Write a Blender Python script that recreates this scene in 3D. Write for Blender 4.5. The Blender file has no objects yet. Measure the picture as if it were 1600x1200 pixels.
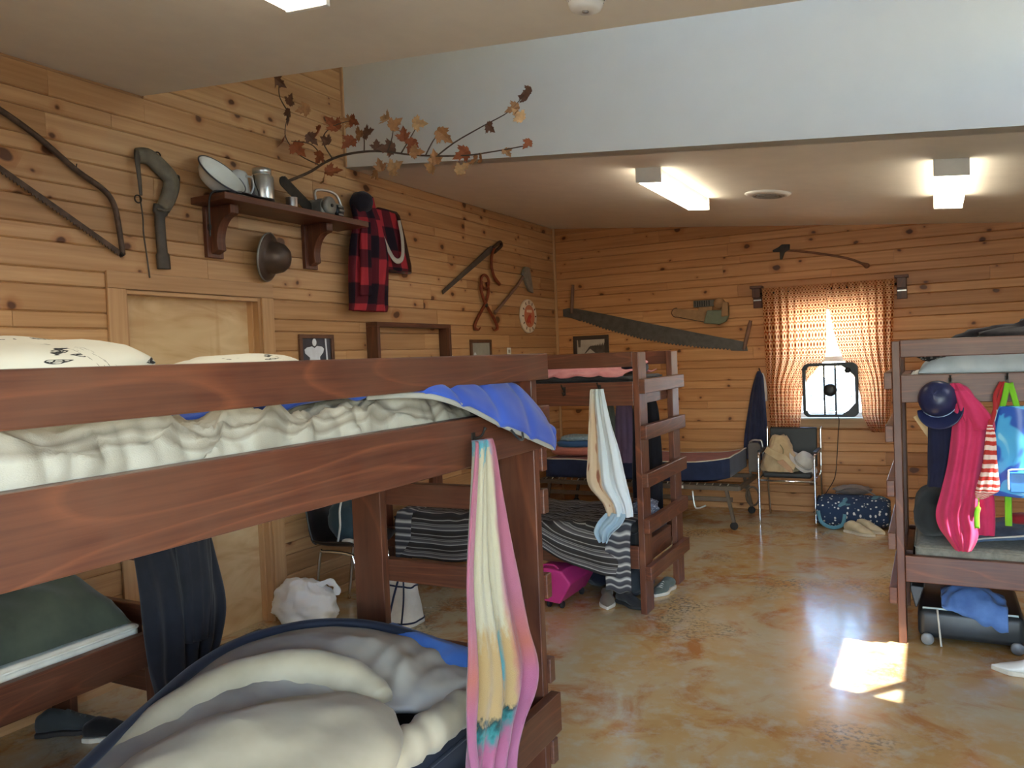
import bpy, bmesh, math, random
from mathutils import Vector, Matrix, noise

S = bpy.context.scene
COL = S.collection
random.seed(7)

# ------------------------------------------------------------------ camera
def look(yaw, pitch, roll):
    f = Vector((-math.sin(yaw) * math.cos(pitch), math.cos(yaw) * math.cos(pitch), math.sin(pitch)))
    r = Vector((math.cos(yaw), math.sin(yaw), 0))
    u = r.cross(f)
    r2 = r * math.cos(roll) + u * math.sin(roll)
    u2 = -r * math.sin(roll) + u * math.cos(roll)
    return Matrix((r2, u2, -f)).transposed().to_4x4()
cam = bpy.data.objects.new('camera', bpy.data.cameras.new('camera'))
COL.objects.link(cam)
cam.matrix_world = Matrix.Translation((3.776, -8.211, 1.62)) @ look(0.48982, -0.03138, -0.04068)
cam.data.sensor_width = 36
cam.data.lens = 36 * 1241.0 / 1600
cam.data.clip_start = 0.05
S.camera = cam

# ------------------------------------------------------------------ sky, sun, exposure
SUN = Vector((1.0, -0.22, 1.4)).normalized()
w = bpy.data.worlds.new('sky'); S.world = w
w.use_nodes = True
nt = w.node_tree
bg = nt.nodes['Background']
sky = nt.nodes.new('ShaderNodeTexSky')
sky.sky_type = 'NISHITA'
sky.sun_disc = False
sky.sun_elevation = math.asin(SUN.z)
sky.sun_rotation = math.atan2(SUN.x, SUN.y)
sky.air_density = 1.0
sky.dust_density = 0.6
sky.ozone_density = 0.6
nt.links.new(sky.outputs[0], bg.inputs[0])
bg.inputs[1].default_value = 2.3
sl = bpy.data.lights.new('sunlight', 'SUN')
sl.energy = 22.0
sl.angle = 0.009
sl.color = (1.0, 0.96, 0.90)
so = bpy.data.objects.new('sunlight', sl); COL.objects.link(so)
so.rotation_euler = SUN.to_track_quat('Z', 'Y').to_euler()
so.location = (12, -6, 14)
vs = S.view_settings
vs.view_transform = 'Standard'
vs.look = 'None'
vs.gamma = 1.0
vs.use_curve_mapping = False
vs.exposure = 0.66
try:
    S.cycles.use_denoising = True
    S.cycles.max_bounces = 10
    S.cycles.diffuse_bounces = 6
    S.cycles.transmission_bounces = 8
    S.cycles.sample_clamp_indirect = 8
    S.cycles.caustics_reflective = False
    S.cycles.caustics_refractive = False
except Exception:
    pass

# ------------------------------------------------------------------ geometry helpers
V = Vector
def nz(x, y=0.0, z=0.0):
    return noise.noise(V((x, y, z)))

def cat(pts, t):
    """catmull-rom through a list of tuples, t in 0..1"""
    n = len(pts) - 1
    f = max(0.0, min(0.999999, t)) * n
    i = int(f); f -= i
    p0 = pts[max(i - 1, 0)]; p1 = pts[i]; p2 = pts[i + 1]; p3 = pts[min(i + 2, n)]
    return [0.5 * (2 * b + (c - a) * f + (2 * a - 5 * b + 4 * c - d) * f * f + (-a + 3 * b - 3 * c + d) * f ** 3)
            for a, b, c, d in zip(p0, p1, p2, p3)]

def smooth_path(pts, n):
    return [V(cat(pts, i / (n - 1))) for i in range(n)]

class G:
    """collects vertices and faces in world metres"""
    def __init__(s):
        s.v = []; s.f = []; s.uv = {}
    def add(s, vs, fs, uvs=None):
        b = len(s.v)
        s.v += [V(p) for p in vs]
        s.f += [tuple(i + b for i in f) for f in fs]
        if uvs:
            for i, u in enumerate(uvs): s.uv[b + i] = u
        return s
    def box(s, x0, x1, y0, y1, z0, z1):
        x0, x1 = sorted((x0, x1)); y0, y1 = sorted((y0, y1)); z0, z1 = sorted((z0, z1))
        return s.add([(x0,y0,z0),(x1,y0,z0),(x1,y1,z0),(x0,y1,z0),(x0,y0,z1),(x1,y0,z1),(x1,y1,z1),(x0,y1,z1)],
                     [(0,3,2,1),(4,5,6,7),(0,1,5,4),(1,2,6,5),(2,3,7,6),(3,0,4,7)])
    def bar(s, a, b, wd, th, up=(0, 0, 1)):
        """rectangular bar from a to b: wd across (perpendicular to up), th along up"""
        a = V(a); b = V(b); d = (b - a).normalized(); up = V(up)
        sd = d.cross(up)
        if sd.length < 1e-5: sd = d.cross(V((1, 0, 0)))
        sd.normalize(); u = sd.cross(d).normalized()
        sd = sd * (wd / 2); u = u * (th / 2)
        return s.add([a-sd-u, a+sd-u, a+sd+u, a-sd+u, b-sd-u, b+sd-u, b+sd+u, b-sd+u],
                     [(0,3,2,1),(4,5,6,7),(0,1,5,4),(1,2,6,5),(2,3,7,6),(3,0,4,7)])
    def tube(s, pts, r, n=8, closed=False, flat=None):
        pts = [V(p) for p in pts]
        m = len(pts)
        rs = r if isinstance(r, (list, tuple)) else [r] * m
        vs_ = []; fs = []
        nrm = None
        for i, p in enumerate(pts):
            if closed: t = pts[(i + 1) % m] - pts[i - 1]
            else: t = pts[min(i + 1, m - 1)] - pts[max(i - 1, 0)]
            if t.length < 1e-9: t = V((0, 0, 1))
            t.normalize()
            if nrm is None:
                nrm = t.cross(V((0, 0, 1)))
                if nrm.length < 0.05: nrm = t.cross(V((1, 0, 0)))
                if flat: nrm = V(flat) - t * V(flat).dot(t)
            nrm = nrm - t * nrm.dot(t)
            nrm.normalize()
            bn = t.cross(nrm)
            k = rs[i]
            ka, kb = (k if isinstance(k, tuple) else (k, k))
            for j in range(n):
                a = 2 * math.pi * j / n
                vs_.append(p + nrm * (ka * math.cos(a)) + bn * (kb * math.sin(a)))
        for i in range(m if closed else m - 1):
            for j in range(n):
                a = i * n + j; b = i * n + (j + 1) % n
                c = ((i + 1) % m) * n + (j + 1) % n; d = ((i + 1) % m) * n + j
                fs.append((a, b, c, d))
        if not closed:
            fs.append(tuple(reversed(range(n))))
            fs.append(tuple((m - 1) * n + j for j in range(n)))
        return s.add(vs_, fs)
    def lathe(s, prof, c, axis=(0, 0, 1), n=20, cap=True):
        q = V((0, 0, 1)).rotation_difference(V(axis).normalized())
        c = V(c); vs_ = []; fs = []
        for r, h in prof:
            for j in range(n):
                a = 2 * math.pi * j / n
                vs_.append(c + q @ V((r * math.cos(a), r * math.sin(a), h)))
        m = len(prof)
        for i in range(m - 1):
            for j in range(n):
                fs.append((i*n+j, i*n+(j+1)%n, (i+1)*n+(j+1)%n, (i+1)*n+j))
        if cap:
            if prof[0][0] > 1e-4: fs.append(tuple(reversed(range(n))))
            if prof[-1][0] > 1e-4: fs.append(tuple((m-1)*n+j for j in range(n)))
        return s.add(vs_, fs)
    def prism(s, outline, O, U, W, th):
        """2-D outline (u,w) in the frame O,U,W extruded by th along U x W"""
        O = V(O); U = V(U); W = V(W); N = U.cross(W).normalized()
        n = len(outline)
        lo = [O + U*a + W*b for a, b in outline]
        hi = [p + N*th for p in lo]
        fs = [tuple(reversed(range(n))), tuple(range(n, 2*n))]
        fs += [(i, (i+1)%n, n+(i+1)%n, n+i) for i in range(n)]
        return s.add(lo + hi, fs)
    def grid(s, fn, nu, nv, closed_u=False, uvs=(1, 1)):
        """fn(u,v) -> point, u,v in 0..1"""
        vs_ = []; uu = []
        for j in range(nv):
            for i in range(nu):
                u = i / nu if closed_u else i / (nu - 1)
                v = j / (nv - 1)
                vs_.append(fn(u, v)); uu.append((u * uvs[0], v * uvs[1]))
        fs = []
        for j in range(nv - 1):
            for i in range(nu if closed_u else nu - 1):
                i2 = (i + 1) % nu
                fs.append((j*nu+i, j*nu+i2, (j+1)*nu+i2, (j+1)*nu+i))
        return s.add(vs_, fs, uu)
    def ball(s, c, r, rot=(0, 0, 0), n=20, m=12, p=2.0, amp=0.0, fr=3.0, seed=0.0, flat=None):
        """super-ellipsoid with noise; flat = world z below which it is flattened"""
        c = V(c); R = Matrix.Rotation(rot[2], 3, 'Z') @ Matrix.Rotation(rot[1], 3, 'Y') @ Matrix.Rotation(rot[0], 3, 'X')
        def fn(u, v):
            a = 2 * math.pi * u; b = math.pi * (v - 0.5)
            e = 2.0 / p
            sg = lambda x: math.copysign(abs(x) ** e, x)
            q = V((sg(math.cos(b)) * sg(math.cos(a)), sg(math.cos(b)) * sg(math.sin(a)), sg(math.sin(b))))
            k = 1 + amp * (nz(q.x*fr + seed, q.y*fr, q.z*fr) + 0.5 * nz(q.x*fr*2.3 + seed, q.y*fr*2.3 + 9, q.z*fr*2.3))
            w_ = R @ V((q.x*r[0]*k, q.y*r[1]*k, q.z*r[2]*k)) + c
            if flat is not None and w_.z < flat: w_.z = flat
            return w_
        return s.grid(fn, n, m, True, (1, 1))
    def build(s, name, mat, parent=None, smooth=False, bevel=0.0, solid=0.0, sub=0, seg=2, soff=0.0, merge=False):
        org = V((0, 0, 0))
        if parent is not None:
            q = parent
            while q is not None:
                org += q.location; q = q.parent
        elif getattr(s, 'origin', None) is not None:
            org = V(s.origin)
        elif s.v:
            mn = V((min(p.x for p in s.v), min(p.y for p in s.v), min(p.z for p in s.v)))
            mx = V((max(p.x for p in s.v), max(p.y for p in s.v), max(p.z for p in s.v)))
            org = V(((mn.x+mx.x)/2, (mn.y+mx.y)/2, mn.z))
        me = bpy.data.meshes.new(name)
        me.from_pydata([tuple(p - org) for p in s.v], [], s.f)
        if s.uv:
            uvl = me.uv_layers.new(name='UVMap')
            for lp in me.loops:
                uvl.data[lp.index].uv = s.uv.get(lp.vertex_index, (0, 0))
        bm = bmesh.new(); bm.from_mesh(me)
        if merge: bmesh.ops.remove_doubles(bm, verts=bm.verts, dist=1e-5)
        if not s.uv or merge or True:
            bmesh.ops.recalc_face_normals(bm, faces=bm.faces)
        for f in bm.faces: f.smooth = smooth
        bm.to_mesh(me); bm.free()
        if mat: me.materials.append(mat)
        o = bpy.data.objects.new(name, me)
        COL.objects.link(o)
        if parent is not None: o.parent = parent
        else: o.location = org
        if solid:
            m_ = o.modifiers.new('thickness', 'SOLIDIFY'); m_.thickness = solid; m_.offset = soff
        if bevel:
            m_ = o.modifiers.new('bevel', 'BEVEL'); m_.width = bevel; m_.segments = seg; m_.limit_method = 'ANGLE'
            m_.angle_limit = 0.6
        if sub:
            m_ = o.modifiers.new('subdivision', 'SUBSURF'); m_.levels = sub; m_.render_levels = sub
        return o

def thing(name, label, category, loc, group=None):
    o = bpy.data.objects.new(name, None)
    o.empty_display_size = 0.05
    COL.objects.link(o)
    o.location = loc
    o['label'] = label; o['category'] = category
    if group: o['group'] = group
    return o

def tag(o, label, category, group=None, kind=None):
    o['label'] = label; o['category'] = category
    if group: o['group'] = group
    if kind: o['kind'] = kind
    return o

def struct(o, label=None):
    o['kind'] = 'structure'
    if label: o['label'] = label
    return o

# ------------------------------------------------------------------ material helpers
class Mat:
    def __init__(s, name, rough=0.6, metal=0.0, spec=0.5):
        s.m = bpy.data.materials.new(name); s.m.use_nodes = True
        s.nt = s.m.node_tree
        s.b = s.nt.nodes['Principled BSDF']
        s.b.inputs['Roughness'].default_value = rough
        s.b.inputs['Metallic'].default_value = metal
        s.b.inputs['Specular IOR Level'].default_value = spec
    def n(s, t, **k):
        q = s.nt.nodes.new('ShaderNode' + t)
        for a, b in k.items(): setattr(q, a, b)
        return q
    def l(s, a, b): s.nt.links.new(a, b)
    def set(s, sock, v):
        if hasattr(v, 'is_linked') or isinstance(v, bpy.types.NodeSocket): s.l(v, sock)
        else: sock.default_value = v
    def math(s, op, a, b=0.0, c=None):
        q = s.n('Math', operation=op)
        s.set(q.inputs[0], a); s.set(q.inputs[1], b)
        if c is not None: s.set(q.inputs[2], c)
        return q.outputs[0]
    def obj(s): return s.n('TexCoord').outputs['Object']
    def uv(s): return s.n('TexCoord').outputs['UV']
    def sep(s, v):
        q = s.n('SeparateXYZ'); s.l(v, q.inputs[0]); return q.outputs
    def comb(s, x, y, z):
        q = s.n('CombineXYZ')
        for i, v in enumerate((x, y, z)): s.set(q.inputs[i], v)
        return q.outputs[0]
    def scale(s, v, sc, loc=(0, 0, 0), rot=(0, 0, 0)):
        q = s.n('Mapping'); s.l(v, q.inputs[0])
        q.inputs['Location'].default_value = loc; q.inputs['Scale'].default_value = sc
        q.inputs['Rotation'].default_value = rot
        return q.outputs[0]
    def noise(s, v, sc, det=3.0, rough=0.55, dist=0.0, out=0):
        q = s.n('TexNoise'); s.l(v, q.inputs['Vector'])
        q.inputs['Scale'].default_value = sc; q.inputs['Detail'].default_value = det
        q.inputs['Roughness'].default_value = rough; q.inputs['Distortion'].default_value = dist
        return q.outputs[out]
    def ramp(s, f, stops, interp='LINEAR'):
        q = s.n('ValToRGB'); s.l(f, q.inputs[0]); cr = q.color_ramp; cr.interpolation = interp
        while len(cr.elements) < len(stops): cr.elements.new(0.5)
        for e, (p, c) in zip(cr.elements, stops):
            e.position = p; e.color = (c[0], c[1], c[2], 1) if not isinstance(c, (int, float)) else (c, c, c, 1)
        return q.outputs[0]
    def mix(s, f, a, b, mode='MIX'):
        q = s.n('Mix', data_type='RGBA', blend_type=mode)
        s.set(q.inputs[0], f)
        for i, v in ((6, a), (7, b)):
            if isinstance(v, (tuple, list)): q.inputs[i].default_value = (v[0], v[1], v[2], 1)
            else: s.l(v, q.inputs[i])
        return q.outputs[2]
    def color(s, c):
        if isinstance(c, (tuple, list)): s.b.inputs['Base Color'].default_value = (c[0], c[1], c[2], 1)
        else: s.l(c, s.b.inputs['Base Color'])
        return s
    def bump(s, h, strength=0.3, dist=0.01):
        q = s.n('Bump'); q.inputs['Strength'].default_value = strength; q.inputs['Distance'].default_value = dist
        s.l(h, q.inputs['Height']); s.l(q.outputs[0], s.b.inputs['Normal'])
        return s
    def rnd(s): return s.n('ObjectInfo').outputs['Random']

def srgb(r, g, b):
    f = lambda c: (c/255/12.92) if c/255 <= 0.04045 else ((c/255+0.055)/1.055)**2.4
    return (f(r), f(g), f(b))

def simple(name, c, rough=0.6, metal=0.0, var=0.12, sc=12.0, bump=0.0, spec=0.5):
    a = Mat(name, rough, metal, spec)
    n = a.noise(a.obj(), sc, 4)
    c1 = tuple(x*(1-var) for x in c); c2 = tuple(min(1, x*(1+var)) for x in c)
    a.color(a.ramp(n, [(0.3, c1), (0.7, c2)]))
    if bump: a.bump(n, bump, 0.01)
    return a.m

def cloth(name, c, c2=None, rough=0.9, sc=9.0, weave=True, sheen=0.15):
    a = Mat(name, rough, 0, 0.2)
    v = a.obj()
    n = a.noise(v, sc, 4)
    c2 = c2 or tuple(x*0.8 for x in c)
    a.color(a.ramp(n, [(0.32, c2), (0.68, c)]))
    a.b.inputs['Sheen Weight'].default_value = sheen
    if weave: a.bump(a.noise(v, 420, 2), 0.25, 0.002)
    return a.m

def canon(a, axis):
    """object coordinates reordered to (along, thickness, across) with a random offset per board"""
    x, y, z = a.sep(a.obj())
    r = a.math('MULTIPLY', a.rnd(), 61.0)
    order = {'x': (x, y, z), 'y': (y, x, z), 'z': (z, x, y)}[axis]
    return a.comb(a.math('ADD', order[0], r), order[1], a.math('ADD', order[2], r))

def pine(name, axis, pale=False, warm=(1, 1, 1)):
    a = Mat(name, 0.42, 0, 0.4)
    v = canon(a, axis)
    g = a.noise(a.scale(v, (0.8, 6, 22)), 1.5, 4, 0.55, 0.4)
    c = a.ramp(g, [(0.25, srgb(176, 139, 101)), (0.5, srgb(192, 156, 117)), (0.75, srgb(206, 172, 134))])
    t = a.ramp(a.rnd(), [(0.0, (0.74, 0.65, 0.56)), (0.3, (0.92, 0.85, 0.77)), (0.7, (1.0, 0.95, 0.88)), (1.0, (1.04, 1.04, 1.02))])
    c = a.mix(1.0, c, t, 'MULTIPLY')
    c = a.mix(1.0, c, warm, 'MULTIPLY')
    if not pale:
        wob = a.noise(a.scale(v, (5, 5, 5)), 1.5, 2, out=1)
        kv = a.mix(0.05, v, wob, 'ADD')
        vo = a.n('TexVoronoi'); vo.feature = 'F1'; vo.voronoi_dimensions = '2D'
        kx, ky, kz = a.sep(kv)
        a.l(a.comb(a.math('MULTIPLY', kx, 2.7), a.math('MULTIPLY', kz, 3.6), 0.0), vo.inputs['Vector']); vo.inputs['Scale'].default_value = 1.0
        d = vo.outputs['Distance']; pick = a.sep(vo.outputs['Color'])[0]
        rad = a.math('MULTIPLY', a.math('MULTIPLY', pick, pick), 0.17)
        halo = a.ramp(a.math('SUBTRACT', d, rad), [(0.0, 1.0), (0.10, 0.0)])
        core = a.ramp(a.math('SUBTRACT', d, a.math('MULTIPLY', rad, 0.55)), [(0.0, 1.0), (0.035, 0.0)])
        c = a.mix(a.math('MULTIPLY', halo, 0.45), c, srgb(150, 84, 34))
        c = a.mix(a.math('MULTIPLY', core, 0.9), c, srgb(72, 36, 16))
    a.color(c)
    a.bump(g, 0.12, 0.004)
    return a.m

def stained(name, axis, lift=1.0):
    a = Mat(name, 0.42, 0, 0.4)
    v = canon(a, axis)
    ring_ = a.math('FRACT', a.math('MULTIPLY', a.noise(a.scale(v, (0.55, 1.5, 5.5)), 1.0, 1.0, 0.4, 0.15), 13.0))
    fine = a.noise(a.scale(v, (2.0, 16, 55)), 2.0, 4)
    blot = a.noise(a.scale(v, (1, 1, 1)), 3.5, 3)
    k = lambda r, g, b: tuple(min(1, x*lift*w_) for x, w_ in zip(srgb(r, g, b), (0.86, 0.82, 0.72)))
    c = a.ramp(ring_, [(0.0, k(82, 45, 33)), (0.55, k(76, 42, 31)), (0.80, k(88, 49, 36)), (0.93, k(122, 72, 50)), (1.0, k(90, 50, 36))])
    c = a.mix(0.4, c, a.ramp(fine, [(0.35, k(74, 40, 29)), (0.65, k(118, 70, 50))]))
    c = a.mix(a.ramp(blot, [(0.42, 0.0), (0.75, 0.55)]), c, k(108, 78, 64))
    a.color(c)
    a.bump(fine, 0.08, 0.003)
    a.b.inputs['Coat Weight'].default_value = 0.12
    a.b.inputs['Coat Roughness'].default_value = 0.3
    return a.m

def stripes(name, stops, freq, axis=1, wob=0.15, rough=0.9, cross=None):
    """woven stripes along uv axis; stops = colour ramp over one repeat"""
    a = Mat(name, rough, 0, 0.2)
    uv = a.uv(); xy = a.sep(uv)
    d = a.noise(a.scale(uv, (1, 1, 1)), 6.0, 2)
    t = a.math('FRACT', a.math('MULTIPLY', a.math('ADD', xy[axis], a.math('MULTIPLY', d, wob*0.05)), freq))
    c = a.ramp(t, stops)
    if cross:
        t2 = a.math('FRACT', a.math('MULTIPLY', xy[1-axis], cross[0]))
        c = a.mix(1.0, c, a.ramp(t2, cross[1]), 'MULTIPLY')
    a.color(c)
    a.bump(a.noise(uv, 300, 2), 0.3, 0.003)
    return a.m

def dots(name, ground, dot, freq, size, rough=0.9, patch=None):
    a = Mat(name, rough, 0, 0.2)
    uv = a.uv()
    vo = a.n('TexVoronoi'); a.l(uv, vo.inputs['Vector']); vo.inputs['Scale'].default_value = freq
    vo.inputs['Randomness'].default_value = 0.75
    c = a.mix(a.ramp(vo.outputs['Distance'], [(size, 1.0), (size + 0.08, 0.0)]), ground, dot)
    if patch:
        n = a.noise(uv, patch[1], 2)
        c = a.mix(a.ramp(n, [(0.6, 0.0), (0.63, 1.0)]), c, patch[0])
    a.color(c)
    return a.m

WHITE = simple('white_paint', srgb(222, 221, 212), 0.75, var=0.02, sc=5, bump=0.12)
CEIL = simple('ceiling_paint', srgb(228, 222, 208), 0.8, var=0.03, sc=7, bump=0.10)
PINE_Y = pine('pine_board_lengthwise', 'y', False, (1.0, 0.97, 0.92)); PINE_X = pine('pine_board_crosswise', 'x', False, (1.06, 0.87, 0.70))  # crosswise boards tinted orange, carrying the warmer light at the back wall
TRIM_Y = pine('pine_trim_lengthwise', 'y', True); TRIM_X = pine('pine_trim_crosswise', 'x', True); TRIM_Z = pine('pine_trim_upright', 'z', True)
ST = {k: stained('stained_timber_' + n, k) for k, n in (('x', 'crosswise'), ('y', 'lengthwise'), ('z', 'upright'))}
STL = {k: stained('lighter_stained_timber_' + n, k, 1.3) for k, n in (('x', 'crosswise'), ('y', 'lengthwise'), ('z', 'upright'))}  # same stain with all its tones lifted lighter
STEEL = simple('brushed_aluminium', (0.62, 0.63, 0.63), 0.32, 1.0, 0.08, 30)
CHROME = simple('chrome', (0.75, 0.75, 0.76), 0.15, 1.0, 0.04)
RUST = simple('rusty_iron', srgb(92, 74, 62), 0.62, 0.6, 0.35, 25, 0.2)
REDRUST = simple('red_rusted_iron', srgb(128, 62, 36), 0.65, 0.3, 0.3, 25, 0.2)
OLDSTEEL = simple('aged_steel', srgb(92, 88, 84), 0.5, 0.5, 0.2, 18, 0.1)
IRON = simple('dark_iron', srgb(58, 54, 50), 0.5, 0.7, 0.25, 25, 0.1)
BLACKP = simple('black_plastic', srgb(26, 27, 29), 0.4, 0, 0.1)
VINYL = simple('black_vinyl', srgb(34, 36, 38), 0.45, 0, 0.12, 20, 0.05)
ENAMEL = simple('white_enamel', srgb(226, 230, 226), 0.25, 0, 0.04)
WPLASTIC = simple('white_plastic', srgb(228, 228, 222), 0.45, 0, 0.04)
RUBBER = simple('black_rubber', srgb(30, 28, 27), 0.8)
# ------------------------------------------------------------------ the room
XR, YN = 5.75, -9.3            # right wall, open end behind the viewer
YW0, YW1 = -5.26, -3.58        # raised light well
def zfar(x): return 3.07 - 0.1 * x
def znear(x): return 3.135 - 0.094 * x
ZT = 4.55

a = Mat('stained_concrete', 0.2, 0, 0.5)
v = a.obj()
n1 = a.noise(v, 0.9, 5, 0.6, 0.4); n2 = a.noise(v, 2.6, 6, 0.65, 0.8); n3 = a.noise(v, 9.0, 5, 0.7); n4 = a.noise(v, 40, 3, 0.6)
c = a.ramp(n1, [(0.3, srgb(178, 134, 78)), (0.44, srgb(192, 160, 108)), (0.58, srgb(190, 178, 148))])
c = a.mix(a.ramp(n2, [(0.50, 0.0), (0.64, 0.8)]), c, srgb(172, 108, 52))
c = a.mix(a.ramp(n3, [(0.48, 0.0), (0.66, 0.6)]), c, srgb(190, 186, 168))
sp = a.noise(a.scale(v, (1, 1, 1), (3.1, 1.7, 0)), 1.3, 3)
c = a.mix(a.math('MULTIPLY', a.ramp(sp, [(0.56, 0.0), (0.66, 1.0)]), a.ramp(n4, [(0.48, 0.0), (0.60, 0.75)])), c, srgb(98, 98, 88))
a.color(c)
a.l(a.ramp(n3, [(0.3, 0.14), (0.8, 0.30)]), a.b.inputs['Roughness'])
a.bump(n3, 0.04, 0.004)
a.b.inputs['Coat Weight'].default_value = 0.35; a.b.inputs['Coat Roughness'].default_value = 0.12
FLOOR = a.m
struct(G().box(-0.16, XR + 0.12, YN - 1, 0.14, -0.1, 0).build('floor', FLOOR))
gm = simple('dry_ground', srgb(88, 94, 96), 0.95, 0, 0.15, 0.6)
struct(G().box(-40, 40, -40, 40, -0.4, -0.14).build('ground', gm))

struct(G().box(-14, 22, 0.6, 24, -0.139, -0.12).build('ground', simple('bright_backlight_ground', srgb(206, 208, 198), 0.95, 0, 0.08, 0.8)), 'pale ground patch added behind the back window as backlight')  # bright ground added to backlight the curtains and fill the window with glare

# ceilings on both sides of the light well
struct(G().prism([(-0.16, zfar(-0.16)), (XR + 0.12, zfar(XR + 0.12)), (XR + 0.12, zfar(XR + 0.12) + 0.12), (-0.16, zfar(-0.16) + 0.12)],
        (0, YW1, 0), (1, 0, 0), (0, 0, 1), -(0.14 - YW1)).build('ceiling', CEIL), 'far sloped plaster ceiling above the back of the room')
struct(G().prism([(-0.16, znear(-0.16)), (XR + 1.45, znear(XR + 1.45)), (XR + 1.45, znear(XR + 1.45) + 0.12), (-0.16, znear(-0.16) + 0.12)],  # runs on past the right wall as an added eave that blocks the sun
        (0, YN, 0), (1, 0, 0), (0, 0, 1), -(YW0 - YN)).build('ceiling', CEIL), 'near sloped plaster ceiling over the foreground')
struct(G().box(-0.16, XR + 0.12, YW0 - 0.65, YW1 + 0.14, ZT, ZT + 0.12).build('ceiling', WHITE), 'high ceiling of the raised light well')  # slab reaches beyond the well as an added overhang against direct sun
struct(G().prism([(-0.16, zfar(-0.16) + 0.0), (XR + 0.12, zfar(XR + 0.12) + 0.0), (XR + 0.12, ZT), (-0.16, ZT)],
        (0, YW1 - 0.004, 0), (1, 0, 0), (0, 0, 1), -0.14).build('wall_well_far', WHITE), 'tall white plaster wall above the far ceiling edge')
LX0, LX1, LZ0, LZ1 = 2.4, 4.6, 3.85, 4.10  # unseen opening, added to throw sky light onto the white wall opposite
y_ = YW0 - 0.136
g = G().prism([(-0.16, znear(-0.16) + 0.03), (XR + 0.12, znear(XR + 0.12) + 0.03), (XR + 0.12, LZ0), (-0.16, LZ0)], (0, y_, 0), (1, 0, 0), (0, 0, 1), -0.14)
g.box(-0.16, LX0, y_, y_ + 0.14, LZ0, LZ1).box(LX1, XR + 0.12, y_, y_ + 0.14, LZ0, LZ1).box(-0.16, XR + 0.12, y_, y_ + 0.14, LZ1, ZT)
struct(g.build('wall_well_near', WHITE), 'white plaster wall of the light well over the near ceiling edge')
g = G()
for k in range(4): g.box(LX0 + (LX1 - LX0 - 0.04) * k / 3, LX0 + (LX1 - LX0 - 0.04) * k / 3 + 0.04, y_ + 0.04, y_ + 0.10, LZ0, LZ1)
g.box(LX0, LX1, y_ + 0.04, y_ + 0.10, LZ0, LZ0 + 0.04).box(LX0, LX1, y_ + 0.04, y_ + 0.10, LZ1 - 0.04, LZ1)
added_win = struct(g.build('added_window_4', WPLASTIC), 'unseen window band added high in the light well to brighten the white wall')

# right wall with the high clerestory window
CY0, CY1, CZ0, CZ1 = -4.79, -3.955, 3.005, 3.575
RY0, RY1, RZ0, RZ1 = -8.9, -7.45, 0.95, 2.25
g = G().box(XR, XR + 0.12, YN, RY0, -0.1, 2.56).box(XR, XR + 0.12, RY1, YW0, -0.1, 2.56).box(XR, XR + 0.12, RY0, RY1, -0.1, RZ0).box(XR, XR + 0.12, RY0, RY1, RZ1, 2.56)
g.box(XR, XR + 0.12, YW0, 0.14, -0.1, 2.76)
g.box(XR, XR + 0.12, YW0, CY0, 2.76, ZT).box(XR, XR + 0.12, CY1, YW1, 2.76, ZT)
g.box(XR, XR + 0.12, CY0, CY1, 2.76, CZ0).box(XR, XR + 0.12, CY0, CY1, CZ1, ZT)
struct(g.build('wall_right', WHITE), 'white wall on the right side of the room')
a = Mat('window_glass', 0.02)
tr = a.n('BsdfTransparent'); gl = a.n('BsdfGlossy'); gl.inputs['Roughness'].default_value = 0.02
ms = a.n('MixShader'); ms.inputs[0].default_value = 0.06
a.l(tr.outputs[0], ms.inputs[1]); a.l(gl.outputs[0], ms.inputs[2])
a.l(ms.outputs[0], a.nt.nodes['Material Output'].inputs['Surface'])
GLASS = a.m
fr = 0.03
g = G()
for y in (CY0, CY1): g.box(XR + 0.02, XR + 0.09, y - fr, y, CZ0 - fr, CZ1 + fr) if y == CY0 else g.box(XR + 0.02, XR + 0.09, y, y + fr, CZ0 - fr, CZ1 + fr)
for z in (CZ0 - fr, CZ1): g.box(XR + 0.02, XR + 0.09, CY0, CY1, z, z + fr)
win2 = struct(g.build('window_2', WPLASTIC), 'high clerestory window in the light well')
G().box(XR + 0.05, XR + 0.056, CY0, CY1, CZ0, CZ1).build('pane', GLASS, win2)
G().bar((XR + 0.03, -4.83, 3.30), (XR + 0.03, -4.49, 2.975), 0.03, 0.055, (1, 0, 0)).build('brace', WPLASTIC, win2)  # unseen bar added to cast the diagonal shadow band across the sun patch

g = G()
for k in range(4):
    y_ = RY0 + (RY1 - RY0 - 0.05) * k / 3
    g.box(XR + 0.02, XR + 0.09, y_, y_ + 0.05, RZ0, RZ1)
g.box(XR + 0.02, XR + 0.09, RY0, RY1, RZ0, RZ0 + 0.05).box(XR + 0.02, XR + 0.09, RY0, RY1, RZ1 - 0.05, RZ1)
win3 = struct(g.build('window_3', WPLASTIC), 'wide window band in the right wall behind the viewer')
for k in range(3): G().box(XR + 0.05, XR + 0.056, RY0 + (RY1 - RY0 - 0.05) * k / 3 + 0.05, RY0 + (RY1 - RY0 - 0.05) * (k + 1) / 3, RZ0 + 0.05, RZ1 - 0.05).build('pane', GLASS, win3)
# unseen wall behind the viewer; its wide opening is added to let daylight in
g = G().box(-0.16, 3.2, YN - 0.12, YN, -0.1, 3.2).box(5.2, XR + 0.12, YN - 0.12, YN, -0.1, 2.7).box(3.2, 5.2, YN - 0.12, YN, 2.2, 2.9)
struct(g.build('wall_near', WHITE), 'wall behind the viewer with an unseen opening added for daylight')

for k in range(3): G().box(LX0 + (LX1 - LX0 - 0.04) * k / 3 + 0.04, LX0 + (LX1 - LX0 - 0.04) * (k + 1) / 3, YW0 - 0.07, YW0 - 0.066, LZ0 + 0.04, LZ1 - 0.04).build('pane', GLASS, added_win)

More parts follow.
